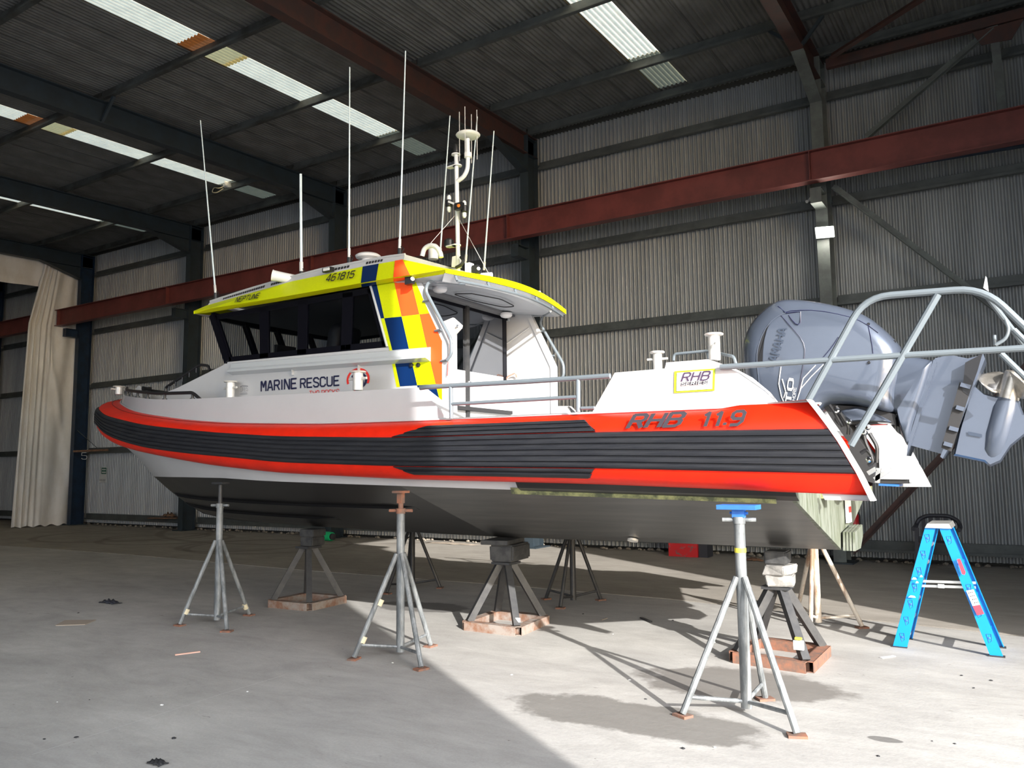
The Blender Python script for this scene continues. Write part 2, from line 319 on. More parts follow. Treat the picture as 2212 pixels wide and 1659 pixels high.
GL = {   # stroke letters on a 4 x 6 grid (chamfered signwriter capitals)
 'A': [[(0,0),(1.6,6),(2.4,6),(4,0)],[(.7,1.9),(3.3,1.9)]], 'B': [[(0,0),(0,6),(3.1,6),(4,5.2),(4,4),(3.2,3.2),(0,3.2)],[(3.2,3.2),(4,2.3),(4,.9),(3.1,0),(0,0)]],
 'C': [[(4,4.7),(4,5.1),(3.1,6),(.9,6),(0,5.1),(0,.9),(.9,0),(3.1,0),(4,.9),(4,1.3)]], 'D': [[(0,0),(0,6),(3,6),(4,5),(4,1),(3,0),(0,0)]],
 'E': [[(4,6),(0,6),(0,0),(4,0)],[(0,3.1),(3.4,3.1)]], 'F': [[(4,6),(0,6),(0,0)],[(0,3.1),(3.4,3.1)]], 'H': [[(0,0),(0,6)],[(4,0),(4,6)],[(0,3.1),(4,3.1)]],
 'I': [[(2,0),(2,6)]], 'K': [[(0,0),(0,6)],[(4,6),(0,2.6)],[(1.4,3.6),(4,0)]], 'L': [[(0,6),(0,0),(3.8,0)]], 'M': [[(0,0),(0,6),(.6,6),(2,2.4),(3.4,6),(4,6),(4,0)]],
 'N': [[(0,0),(0,6),(.5,6),(3.5,0),(4,0),(4,6)]], 'O': [[(.9,0),(0,.9),(0,5.1),(.9,6),(3.1,6),(4,5.1),(4,.9),(3.1,0),(.9,0)]], 'P': [[(0,0),(0,6),(3.1,6),(4,5.1),(4,3.7),(3.1,2.8),(0,2.8)]],
 'R': [[(0,0),(0,6),(3.1,6),(4,5.2),(4,3.8),(3.1,3),(0,3)],[(2.2,3),(4,0)]], 'S': [[(4,4.8),(4,5.1),(3.1,6),(.9,6),(0,5.1),(0,4.1),(.9,3.3),(3.1,2.7),(4,1.9),(4,.9),(3.1,0),(.9,0),(0,.9),(0,1.2)]],
 'T': [[(0,6),(4,6)],[(2,6),(2,0)]], 'U': [[(0,6),(0,.9),(.9,0),(3.1,0),(4,.9),(4,6)]], 'W': [[(0,6),(.9,0),(1.3,0),(2,4),(2.7,0),(3.1,0),(4,6)]], 'Y': [[(0,6),(2,2.8),(4,6)],[(2,2.8),(2,0)]],
 '1': [[(.9,4.9),(2.2,6),(2.2,0)]], '4': [[(3,0),(3,6),(2.6,6),(0,1.8),(0,1.5),(4,1.5)]], '5': [[(3.8,6),(.3,6),(.1,3.5),(3.1,3.5),(4,2.7),(4,.9),(3.1,0),(.9,0),(0,.9)]],
 '6': [[(3.7,6),(1.2,6),(0,4.6),(0,.9),(.9,0),(3.1,0),(4,.9),(4,2.6),(3.1,3.4),(0,3.2)]], '8': [[(.9,3.2),(.1,4),(.1,5.2),(.9,6),(3.1,6),(3.9,5.2),(3.9,4),(3.1,3.2),(.9,3.2),(0,2.4),(0,.8),(.9,0),(3.1,0),(4,.8),(4,2.4),(3.1,3.2)]],
 '9': [[(.3,0),(2.8,0),(4,1.4),(4,5.1),(3.1,6),(.9,6),(0,5.1),(0,3.6),(.9,2.7),(4,2.7)]], '.': [[(.3,.3),(.3,.9)]]}
ADV = {'I': 1.2, '.': .7, '1': 2.9}
def lettering(txt, BL, BR, TL, m, parent, name='lettering', bold=0.0, thick=0.0, label=None, spacing=1.0):
    """stroke letters mapped on to the quad bottom-left, bottom-right, top-left"""
    w = .50+bold*22; quads = []; x = 0.0
    for ch in txt.upper():
        if ch == ' ': x += 2.6; continue
        adv = ADV.get(ch, 4); ox = -2+adv/2 if ch in 'I' else 0
        for st in GL.get(ch, []):
            P = [Vector((px+ox, py, 0)) for px, py in st]
            for i in range(len(P)-1):
                d = (P[i+1]-P[i]).normalized(); n_ = Vector((-d.y, d.x, 0))*w/2
                e0 = d*w*.5 if i == 0 and not (len(P) > 3 and (P[0]-P[-1]).length < .01) else d*w*.22
                e1 = d*w*.5 if i == len(P)-2 else d*w*.22
                if i == 0: e0 = d*w*.22
                if i == len(P)-2: e1 = d*w*.22
                a_, b_ = P[i]-e0, P[i+1]+e1; quads.append([(x+q.x, q.y) for q in (a_-n_, b_-n_, b_+n_, a_+n_)])
        x += adv+1.55*spacing
    tot = x-1.55*spacing; BL, BR, TL = Vector(BL), Vector(BR), Vector(TL); nrm = (BR-BL).cross(TL-BL).normalized(); mb = MB()
    for k, q in enumerate(quads): mb.add([BL+(BR-BL)*(a_/tot)+(TL-BL)*(b_/6)+nrm*(thick+.00012*(k % 7)) for a_, b_ in q], [(0, 1, 2, 3)])
    o = mb.build(name, m, parent)
    if label: o['label'] = label
    return o

exec_order = []
# ------------------------------------------------------------------ SETTING: floor
WY = 14.8
fl = thing('floor', (0, 0, 0), 'concrete shed floor, grey in front and dusty brown beyond the joint', None, kind='structure')
if 'category' in fl: del fl['category']
def slab(poly, m, nx=1):
    mb = MB(); mb.prism([V(x, y, 0) for x, y in poly], (0, 0, -0.25)); return mb.build('floor_slab', m, fl)
JY = [(-40, 9.52), (-19.66, 9.50), (-15.2, 9.62), (-10.14, 9.45), (-6.2, 9.55), (-3.8, 9.50), (-0.11, 9.02), (6, 8.8)]
slab([(-40, -6.5), (6, -6.5)]+[(x, y-0.026) for x, y in reversed(JY)], M['floorn'])
slab([(x, y+0.026) for x, y in JY]+[(6, 15.3), (-40, 15.3)], M['floorf'])
mb = MB(); mb.prism([V(-40, 9.2, -.008), V(6, 8.6, -.008), V(6, 9.2, -.008), V(-40, 9.9, -.008)], (0, 0, -.1)); mb.build('joint_filler', mat('dirty_joint_filler', (.13, .115, .10), .95, col2=(.05, .045, .04), scale=6), fl)
mb = MB(); pts = [atz(70, 1630), atz(200, 1588), atz(330, 1548), atz(470, 1502), atz(615, 1458)]
rows = [[p+V(0.002, -.007, .0012)*1, p+V(-.002, .007, .0012)] for p in pts]; mb.grid(rows); mb.build('saw_cut', M['paintwhite'], fl)
mb = MB(); mb.box((-18, -14, -0.27), (90, 15, .2)); mb.box((16, 2, -0.27), (20, 17, .2))
tag(mb.build('yard', M['floorn']), 'pale concrete yard outside the shed doorways', None, kind='structure')

# walls: corrugated sheets share a mesh
PITCH = 0.0889; RIBS = 8; SW = PITCH*RIBS
def corr_mesh(name, length, axis, ribs=RIBS, amp=0.024, samples=8, m='sheet'):
    """corrugated sheet; ribs repeat along +X; runs along axis vector from the origin"""
    n = ribs*samples+1; A = Vector(axis); nrm = Vector((1, 0, 0)).cross(A).normalized(); vs = []
    for j in (0, 1):
        for i in range(n):
            x = i*PITCH/samples; c = math.cos(2*math.pi*i/samples)
            c = max(-1, min(1, c*1.5+.25)); vs.append(V(x, 0, 0)+A*length*j+nrm*amp*c)
    fs = [(i, i+1, n+i+1, n+i) for i in range(n-1)]
    me = bpy.data.meshes.new(name); me.from_pydata([tuple(v) for v in vs], [], fs); me.materials.append(M[m])
    me.polygons.foreach_set('use_smooth', [True]*len(fs)); me.update(); return me
wb = thing('wall_back', (0, WY, 0), 'long back wall of vertical corrugated zinc sheets with grey girts', None, kind='structure'); del_keys = None
wm = corr_mesh('cladding_sheet', 8.93, (0, 0, 1))
x = -37.5
while x < 3.9:
    o = bpy.data.objects.new('cladding_sheet', wm); COL.objects.link(o); o.parent = wb; o.location = (x, random.uniform(-.002, .002), 0.06)
    x += SW-0.0005
# girts (lipped Z sections)
def zsec(p0, p1, h, w, mat_, parent, name, flip=1):
    mb = MB(); p0 = Vector(p0); p1 = Vector(p1)
    mb.beam(p0, p1, 0.012, h, (0, 0, 1)); o = Vector((0, w/2*flip, 0))
    mb.beam(p0+o+V(0, 0, h/2), p1+o+V(0, 0, h/2), w, 0.012); mb.beam(p0-o-V(0, 0, h/2), p1-o-V(0, 0, h/2), w, 0.012)
    mb.beam(p0-o*2-V(0, 0, h/2-.02), p1-o*2-V(0, 0, h/2-.02), .008, .04)
    return mb.build(name, mat_, parent)
FX = [-31.4, -25.55, -19.95, -14.25, -8.60, -2.65, 3.2]
for z in (0.26, 2.34, 4.45, 6.23, 8.15):
    for a, b in zip(FX[:-1], FX[1:]): zsec((a+.1, WY-.13, z), (b-.1, WY-.13, z), 0.17, 0.07, M['girt'], wb, 'girt')
    zsec((-37.5, WY-.13, z), (-31.5, WY-.13, z), 0.17, 0.07, M['girt'], wb, 'girt')
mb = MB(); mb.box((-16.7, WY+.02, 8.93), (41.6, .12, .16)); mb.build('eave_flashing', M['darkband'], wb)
mb = MB(); mb.box((-16.7, WY+.25, 4.5), (41.6, .04, 9.2)); mb.build('outer_skin', M['darkband'], wb)
# concrete plinth rubble at the wall foot
mb = MB()
for i in range(330):
    x = random.uniform(-26, 1.0); r = random.uniform(.015, .05); y = WY-.03-random.random()**2*.22
    mb.lathe((x, y, r*.2), (0, 0, 1), [(r*.9, 0), (r, r*.4), (r*.5, r*.9)], n=5)
tag(mb.build('rubble', M['dirt'], wb), kind='stuff')
# other walls (behind and beside the camera)
def big_wall(name, x0, x1, y, z1, label, gap=None):
    w = thing(name, (0, y, 0), label, None, kind='structure'); mb = MB()
    if gap:
        a, b, zt = gap
        if a > x0: mb.box(((x0+a)/2, y, z1/2), (a-x0, .08, z1))
        if b < x1: mb.box(((b+x1)/2, y, z1/2), (x1-b, .08, z1))
        mb.box(((a+b)/2, y, (zt+z1)/2), (b-a, .08, z1-zt))
    mb.build('cladding', M['sheet'], w); return w
big_wall('wall_front', -37.5, 4.1, -6, 8.6, 'front wall behind the photographer with a wide opening added for fill light', (-14.6, 3.2, 6.2))  # opening added to let the fill lamp in
we = thing('wall_right', (4.1, 4, 0), 'end wall with a tall doorway the sun comes through', None, kind='structure')
# doorway jambs sit on the two sun edges seen on the floor
YJ1, YJ2 = 2.50-0.687*4.1, 8.95-0.687*4.1
mb = MB(); mb.box((4.1, (YJ2+15.2)/2, 4.5), (.08, 15.2-YJ2, 9)); mb.box((4.1, (-6.2+YJ1)/2, 4.5), (.08, YJ1+6.2, 9)); mb.box((4.1, (YJ1+YJ2)/2, 8.83), (.08, YJ2-YJ1, .3))
mb.build('cladding', M['sheet'], we)
wlft = thing('wall_left', (-37.5, 4, 0), 'far end wall beyond the curtain', None, kind='structure')
mb = MB(); mb.box((-37.5, 4.4, 4.5), (.08, 21.4, 9)); mb.build('cladding', M['sheet'], wlft)
# shed-shaped sun blocker added out of view: keeps the low sun off the front doorway
nb = thing('sun_blocker', (-12, -13, 0), 'plain pale sun blocker added outside, shaped as a shed', 'sun blocker')
mb = MB(); mb.box((-14, -13, 5.25), (50, 4, 10.5)); mb.build('wall', M['sheet'], nb); mb = MB(); mb.beam((-39.5, -13, 10.7), (11.5, -13, 10.7), 5, .3); mb.build('roof', M['roofsheet'], nb)

# ceiling: corrugated roof, slope 1.5 degrees rising to the back wall
SL = 0.026
def rz(y): return 8.95+SL*(y-WY)
ce = thing('ceiling', (0, WY, 8.95), 'corrugated roof with translucent strips and dark purlins', None, kind='structure')
AX = Vector((0, -1, -SL)).normalized()
PY = [14.32, 12.88, 10.57, 8.15, 5.75, 3.4, 1.0, -1.4, -3.8, -6.1]
SKY = [(-11.55, -10.93), (-5.56, -4.95), (-16.87, -16.29), (-22.26, -21.62), (-28.2, -27.6)]
def roof_sheet_mesh(name, m, y0, y1, ribs=RIBS): return corr_mesh(name, (y0-y1), tuple(AX), ribs, 0.016, 6, m)
edges = []
cur = -37.5; sk = sorted(SKY)
rmesh = roof_sheet_mesh('roof_sheet', 'roofsheet', 15.1, -6.3)
def put(me, x, y, name, dz=0.0, sx=1.0, label=None):
    o = bpy.data.objects.new(name, me); COL.objects.link(o); o.parent = ce; o['_o'] = (0, WY, 8.95)
    o.location = (x, y-WY, rz(y)+dz-8.95); o.scale = (sx, 1, 1)
    if label: o['label'] = label
    return o
for (a, b) in sk+[(4.2, 4.2)]:
    n = max(1, round((a-cur)/SW)); w = (a-cur)/n
    for i in range(n): put(rmesh, cur+i*w, 15.1, 'roof_sheet', (.004 if i % 2 else -.004), (w+.035)/SW)
    cur = b
m_end = roof_sheet_mesh('rs', 'skydim', 14.25, 12.78, 7)
m_br1 = roof_sheet_mesh('rs', 'sky', 12.80, 8.75, 7)
m_br2 = roof_sheet_mesh('rs', 'sky', 8.04, -6.3, 7)
m_tan = roof_sheet_mesh('rs', 'skytan', 8.85, 8.18, 7)
m_rst = roof_sheet_mesh('rs', 'skyrust', 8.2, 7.85, 7)
m_eav = roof_sheet_mesh('rs', 'roofsheet', 15.1, 14.2, 7)
for k, (a, b) in enumerate(SKY):
    s_ = (b-a)/(PITCH*7)
    put(m_eav, a, 15.1, 'roof_sheet', 0, s_); put(m_end, a, 14.25, 'translucent_sheet', 0.004, s_, 'dim dirty translucent sheet')
    put(m_br1, a, 12.8, 'translucent_sheet', 0, s_, 'bright translucent roof sheet'); put(m_br2, a, 8.04, 'translucent_sheet', 0, s_, 'bright translucent roof sheet')
    if k != 1:
        put(m_tan, a, 8.85, 'translucent_sheet', -.006, s_, 'yellowed translucent sheet'); put(m_rst, a, 8.2, 'translucent_sheet', -.008, s_, 'brown overlapped translucent sheet')
    else:
        put(roof_sheet_mesh('rs', 'sky', 8.85, 8.0, 7), a, 8.85, 'translucent_sheet', -.004, s_, 'bright translucent roof sheet')
for y in PY:
    for a, b in zip([-37.5]+FX, FX+[4.2]):
        zsec((a+.02, y, rz(y)-.11), (b-.02, y, rz(y)-.11), 0.18, 0.07, M['purlin'] if a < -9 else M['girt'], ce, 'purlin')
def fly(i, y, d):
    mb = MB(); mb.beam((FX[i]+.05, y, rz(y)-.62), (FX[i]+.42*d, y, rz(y)-.2), .05, .05); mb.build('fly_brace', M['column'], ce)
for i in (3, 5): fly(i, 8.15, -1 if i == 5 else 1)
fly(5, 12.88, 1); fly(5, 12.88, -1); fly(4, 12.88, -1)

# portal frames
def isec(mb, p0, p1, d, w, webdir, m=0, tf=0.018):
    """I section from p0 to p1, depth d measured along webdir, flange width w"""
    p0 = Vector(p0); p1 = Vector(p1); wd = Vector(webdir).normalized(); ax = (p1-p0).normalized(); sd = ax.cross(wd).normalized()
    def bar(o0, o1, hw, ht, dirw, dirt):
        q = []
        for p in (p0, p1):
            c = p+o0
            for (a, b) in ((-1, -1), (1, -1), (1, 1), (-1, 1)): q.append(c+dirw*hw*a+dirt*ht*b)
        mb.add(q, [(3, 2, 1, 0), (4, 5, 6, 7), (0, 1, 5, 4), (1, 2, 6, 5), (2, 3, 7, 6), (3, 0, 4, 7)], m)
    bar(wd*(d/2), 0, w/2, tf/2, sd, wd); bar(-wd*(d/2), 0, w/2, tf/2, sd, wd); bar(Vector(), 0, d/2, .006, wd, sd)
    return mb
FRL = {-31.4: 'steel portal frame at far left beyond the white curtain', -25.55: 'dark blue portal frame beside the white curtain with stencilled number 5',
       -19.95: 'dark portal frame behind the bow, second right of the curtain', -14.25: 'dark portal frame behind the wheelhouse front window whip aerial',
       -8.60: 'portal frame with red oxide rafter, its column right of the mast', -2.65: 'grey green portal frame whose column carries the lit floodlight',
       3.2: 'portal frame just outside the picture to the right'}
for i, X in enumerate(FX):
    fr = thing('portal_frame', (X, WY-.35, 0), FRL[X], 'steel frame')
    cm = M['columnb'] if X < -25 else (M['column'] if X < -9 else (M['column'] if X < -5 else M['columng']))
    rm = M['rafterred'] if X > -9 else M['column']
    mb = MB(); isec(mb, (X, WY-.42, 0), (X, WY-.42, 8.72), .40, .20, (0, 1, 0)); mb.build('column', cm, fr)
    y1 = -6; mb = MB(); isec(mb, (X, WY-.2, rz(WY)-.43), (X, y1, rz(y1)-.43), .42, .20, (0, 0, 1)); mb.build('rafter', rm, fr)
    mb = MB()   # haunch: tapered web and sloping flange
    hz = rz(WY)-.64; A = V(X, WY-.6, hz); B = V(X, WY-.6, hz-.42); Cc = V(X, WY-2.0, hz-.02)
    mb.prism([A+V(-.006, 0, 0), B+V(-.006, 0, 0), Cc+V(-.006, 0, 0)], (.012, 0, 0)); mb.beam(B, Cc, .20, .018, (0, 0, 1)); mb.build('haunch', cm if X > -9 else M['column'], fr)
    mb = MB(); mb.box((X, WY-.42, .012), (.42, .6, .025)); mb.build('base_plate', M['column'], fr)
    mb = MB(); mb.box((X, WY-.82, 6.22), (.18, .46, .02)); mb.box((X, WY-.82, 5.98), (.18, .46, .02)); mb.box((X, WY-.82, 6.1), (.014, .46, .24)); mb.box((X, WY-1.04, 6.1), (.18, .012, .24)); mb.build('crane_bracket', cm, fr)
    for sx in (-1, 1):
        mb = MB(); mb.box((X+sx*.055, WY-.42, 8.3), (.09, .38, .015)); mb.box((X+sx*.055, WY-.42, 8.66), (.09, .38, .015)); mb.build('stiffener', cm, fr)
    if X == -25.55:
        p = aty(175, 984, WY-.625); lettering('5', aty(176, 992, WY-.635), aty(187.5, 992, WY-.635), aty(176, 978, WY-.635), M['paintwhite'], fr, label='white stencilled number')
# crane rail beam: two lengths visible, continuing behind the curtain
for nm, a, b, lb in (('crane_rail_beam', -25.75, 4.0, 'long red oxide crane beam running the length of the back wall'), ('crane_rail_beam', -37.5, -26.3, 'short red oxide crane beam seen left of the white curtain')):
    t = thing(nm, ((a+b)/2, 13.6, 6.5), lb, 'beam')
    mb = MB(); isec(mb, (a, 13.62, 6.545), (b, 13.62, 6.545), .50, .20, (0, 0, 1)); mb.build('beam', M['crane'], t)
    for X in FX:
        if a < X < b: mb = MB(); mb.box((X-.03, 13.60, 6.545), (.014, .18, .48)); mb.build('splice_plate', M['crane'], t)
def brace(p0, p1, w, h, m, label, name='diagonal_brace', cat='brace'):
    mb = MB(); mb.beam(p0, p1, .012, h, (0, 0, 1)); mb.beam(Vector(p0)+V(0, -w/2, -h/2), Vector(p1)+V(0, -w/2, -h/2), w, .012, (0, 0, 1))
    o = mb.build(name, m); single(o, Vector(p0)); return tag(o, label, cat)
bx = WY-.62
brace(aty(1800, 402, bx), aty(2240, 735, bx), .09, .10, M['columng'], 'grey diagonal brace sloping down right from the floodlight column')
brace(aty(1845, 1188, bx), aty(2260, 745, bx), .09, .11, M['rafterred'], 'brown diagonal brace rising right from the foot of the floodlight column')
brace(aty(1872, 296, bx), aty(2146, 58, bx), .10, .12, M['columng'], 'green brown diagonal brace above the crane beam at upper right')
brace(atplane(1796, 122, (0, 0, 8.45), (0, 0, 1)), atplane(2030, -28, (0, 0, 8.35), (0, 0, 1)), .1, .1, M['rafterred'], 'red brown roof brace running up out of the top right of the picture')
t = thing('lattice_strut', aty(2145, 60, bx), 'dark horizontal strut and hanger above the crane beam in the right bay', 'strut')
mb = MB(); mb.beam(aty(1785, 140, bx), aty(2240, 22, bx), .1, .16); mb.build('strut', M['rafterred'], t)
mb = MB(); mb.beam(aty(2146, 60, bx), aty(2168, 262, bx), .12, .12, (0, 1, 0)); mb.build('hanger', M['columng'], t)
mb = MB(); mb.prism([aty(2100, 70, bx-.07), aty(2212, 40, bx-.07), aty(2185, 85, bx-.07), aty(2146, 92, bx-.07), aty(2120, 98, bx-.07)], (0, .014, 0)); mb.build('gusset_plate', M['rafterred'], t)
t = thing('surge_girder', aty(2000, 335, 14.1), 'blue steel tie running beneath the crane beam in the right bay', 'beam')
mb = MB(); isec(mb, aty(1800, 372, 14.1), aty(2245, 298, 14.1), .16, .14, (0, 0, 1)); mb.build('tie', M['columnb'], t)

# floodlight
t = thing('floodlight', aty(1783, 503, WY-.66), 'small lit floodlight fixed to the front of the grey green column', 'light')
p = [aty(1762, 492, WY-.72), aty(1799, 489, WY-.72), aty(1801, 511, WY-.72), aty(1765, 514, WY-.72)]
mb = MB(); mb.prism(p, (0, -.012, -.002)); mb.build('lens', M['lamp'], t)
mb = MB(); c = sum(p, Vector())/4; mb.prism([c+(q-c)*1.12 for q in p], (0, .05, 0)); mb.build('housing', M['columng'], t)
mb = MB(); mb.beam(c+V(0, .03, 0), c+V(0, .12, -.02), .05, .05); mb.build('bracket', M['column'], t)
pl = bpy.data.lights.new('flood', 'SPOT'); pl.energy = 8; pl.spot_size = 2.3; pl.spot_blend = .6; pl.shadow_soft_size = .12; pl.color = (1, .93, .8)
po = bpy.data.objects.new('floodlight_beam', pl); COL.objects.link(po); po.location = c+V(0, -.09, -.02); po.rotation_euler = (math.radians(55), 0, 0)
# cable end on the girt beside the column, lamp tangle on the purlin
mb = MB(); q = aty(1744, 436, WY-.22)
for k in range(5): mb.tube([q, q+V(random.uniform(.05, .25), -.02, random.uniform(-.02, .1))], .006, 5)
mb.lathe(q, (0, -1, 0), [(.03, 0), (.03, .03)], 8); o = mb.build('cable_tangle', M['signw']); single(o, q); tag(o, 'loose cable ends on the girt beside the floodlight column', 'cable')
t = thing('work_lamp', (-15.6, 12.8, 8.6), 'small lamp with looped lead hanging on the purlin below the bright strip', 'lamp')
q = atplane(485, 402, (0, 12.8, 0), (0, 1, 0)); mb = MB(); mb.lathe(q, (1, 0, .2), [(.05, 0), (.11, .14), (.1, .16)], 10); mb.build('shade', M['signw'], t)
mb = MB(); mb.tube([q, q+V(-.2, 0, -.02), q+V(-.42, 0, .05), q+V(-.5, 0, -.06), q+V(-.3, 0, -.12), q+V(-.05, 0, -.06)], .012, 6, .08); mb.build('lead', M['tape'], t)

# curtain across frame 5
XC = -25.75
t = thing('tarpaulin_curtain', (XC, 13.4, 0), 'tall dirty white tarpaulin curtain gathered beside the navy column', 'curtain')
def curtain_grid():
    mb = MB(); rows = []; NZ = 46; NU = 110
    for j in range(NZ+1):
        v = j/NZ; z = .03+v*8.2; row = []
        # left edge swings right near the top where it is tied
        if v < .76: yl = 12.55+.22*v
        else: yl = 12.72+(v-.76)/.24*.42
        yr = 14.30-.03*v; ztop = z
        for i in range(NU+1):
            u = i/NU; g = 1-min(1, u/.50)
            y = yl+(yr-yl)*u
            dx = .10*g*math.sin(u*58+math.sin(v*3)*.6)+.035*math.sin(u*17-v*6)*(.3+u)+.05*math.sin((u-.5)*7+v*9)*(u > .45)*(u-.45)
            dx += .05*math.exp(-((v-(1.05-u*.9))/.05)**2)*(u > .45)+.045*math.exp(-((v-(.62-.75*(u-.5)))/.06)**2)*(u > .5)
            zz = z-(.18*math.sin(min(1, max(0, (u-.45)/.5))*math.pi) if j == NZ else 0)+(.03*math.sin(u*30) if j == 0 else 0)
            row.append(V(XC+dx, y, zz))
        rows.append(row)
    mb.grid(rows); return mb
mb = curtain_grid(); o = mb.build('drape', M['curtain'], t, True, 80)
mb = MB(); rows = []
for j in range(9):
    v = j/8; rows.append([V(XC-.08+.03*math.sin(i*.8+j)+.02*math.sin(i*2.1), 14.3-i*.25, 8.45-.02*(i*.25)-v*.95+.03*math.sin(i*.5)) for i in range(60)])
mb.grid(rows); mb.build('valance', M['curtain'], t, True, 80)
mb = MB(); mb.tube([V(XC-.08, 14.3, 8.47), V(XC-.08, 0, 8.15)], .025, 8); mb.build('track', M['column'], t)
mb = MB(); mb.tube([atx(164, 927, XC+.15), atx(166, 1000, XC+.15), atx(163, 1030, XC+.15)], .012, 5); mb.tube([atx(164, 927, XC+.15), aty(215, 972, WY-.25)], .012, 5); mb.build('tie_rope', M['girt'], t)
mb = MB(); mb.beam(aty(160, 975, WY-.66), aty(232, 972, WY-.35), .08, .06); o = mb.build('timber_rail', M['timber']); single(o, aty(160, 975, WY-.66)); tag(o, 'short brown timber rail across the navy column by the number 5', 'timber')

# ------------------------------------------------------------------ BOAT
B = thing('rescue_boat', (-6, 7.2, .9), 'white rescue boat with red and black collar and yellow wheelhouse roof on stands', 'boat')
YC = 7.2
BT = [(-.8, 1.80), (-1.0, 1.80), (-3, 1.80), (-5, 1.80), (-6.5, 1.80), (-7.4, 1.795), (-8.2, 1.745), (-9, 1.62), (-9.6, 1.45), (-10.2, 1.20), (-10.8, .90), (-11.3, .60), (-11.65, .36), (-11.86, .17), (-11.93, .0)]
ctrl = [V(x, y, 0) for x, y in BT]; ctrl = [ctrl[0]*2-ctrl[1]]+ctrl+[V(-11.86, -.17, 0)]
OUT = []
for i in range(1, len(ctrl)-2):
    p0, p1, p2, p3 = ctrl[i-1:i+3]; n = 6 if i > 4 else 8
    for k in range(n):
        t = k/n; OUT.append(.5*((2*p1)+(p2-p0)*t+(2*p0-5*p1+4*p2-p3)*t*t+(3*p1-p0-3*p2+p3)*t**3))
OUT.append(V(-11.93, 0, 0))
def interp(x, xs, ys):
    if xs[0] > xs[-1]: xs = xs[::-1]; ys = ys[::-1]
    if x <= xs[0]: return ys[0]
    for a, b, c, d in zip(xs, xs[1:], ys, ys[1:]):
        if x <= b: return c+(d-c)*(x-a)/(b-a)
    return ys[-1]
def smoothtab(T):
    xs = [a for a, b in T]; ys = [b for a, b in T]
    def f(x): return (interp(x-.25, xs, ys)+interp(x, xs, ys)*2+interp(x+.25, xs, ys))/4
    return f
zt = smoothtab([(-13, 2.88), (-11.93, 2.75), (-11, 2.60), (-10.45, 2.52), (-9.9, 2.43), (-9.2, 2.335), (-8.04, 2.20), (-7.2, 2.13), (-5.8, 2.065), (-4.6, 2.045), (-2.9, 2.03), (-.5, 2.01)])
zb = smoothtab([(-13, 2.55), (-11.93, 2.43), (-11, 2.20), (-10.2, 2.05), (-9.04, 1.88), (-8.18, 1.78), (-7.33, 1.68), (-6.28, 1.59), (-4.62, 1.52), (-2.79, 1.48), (-.5, 1.40)])
zbt = smoothtab([(-13, 2.72), (-11.93, 2.64), (-11, 2.52), (-10.4, 2.43), (-10, 2.36), (-9.13, 2.245), (-8.46, 2.15), (-7.86, 2.09), (-7.14, 2.02), (-6.12, 1.945), (-4.6, 1.885), (-2.7, 1.87), (-1.1, 1.84), (-.3, 1.82)])
zbb = smoothtab([(-13, 2.58), (-11.93, 2.46), (-11, 2.32), (-10.33, 2.24), (-9.89, 2.14), (-9.49, 2.06), (-9.03, 1.98), (-8.44, 1.89), (-7.6, 1.81), (-6.61, 1.735), (-6.11, 1.69), (-4.6, 1.635), (-2.7, 1.60), (-.3, 1.53)])
def normals(P):
    N = []
    for i in range(len(P)):
        a = P[max(0, i-1)]; b = P[min(len(P)-1, i+1)]; d = (b-a)
        if i == len(P)-1: d = V(0, -1, 0)
        n = V(-d.y, d.x, 0)
        if n.y < 0 and abs(d.x) > 1e-6: n = -n
        if i == len(P)-1: n = V(-1, 0, 0)
        N.append(n.normalized())
    return N
NRM = normals(OUT)
def xend(z): return interp(z, [1.38, 1.55, 1.75, 1.9, 2.03], [-.80, -.87, -.97, -1.06, -1.15])
def station(side, i, o, z):
    """side -1 = near (y smaller), +1 = far. o = outward offset (negative inboard)"""
    p = OUT[i]+NRM[i]*o; b = max(p.y, 0.0) if i < len(OUT)-1 else 0.0
    x = p.x
    if x > -3.0:
        t = (x+3.0)/2.2; x = -3.0+(xend(z)+3.0)*min(1, t)
    return V(x, YC+side*b, z)
def collar_sec(i):
    x = OUT[i].x; a = zt(x); b = zb(x)
    k = .19 if x > -1.5 else .34
    if x > -1.5:
        return [(-.09, a+.002), (-.08, a-.014), (-.06, a-.034), (-.035, a-.066), (-.01, a-.11), (0, a-.16), (0, (a+b)/2), (0, b+.15), (-.01, b+.10), (-.03, b+.055), (-.05, b+.018), (-.07, b), (-.09, b)]
    return [(-k, a+.002), (-min(k-.02, .2), a-.014), (-.11, a-.034), (-.05, a-.066), (-.012, a-.11), (0, a-.16), (0, (a+b)/2), (0, b+.15), (-.012, b+.10), (-.04, b+.055), (-.09, b+.018), (-.15, b), (-max(k, .17), b+.0)]
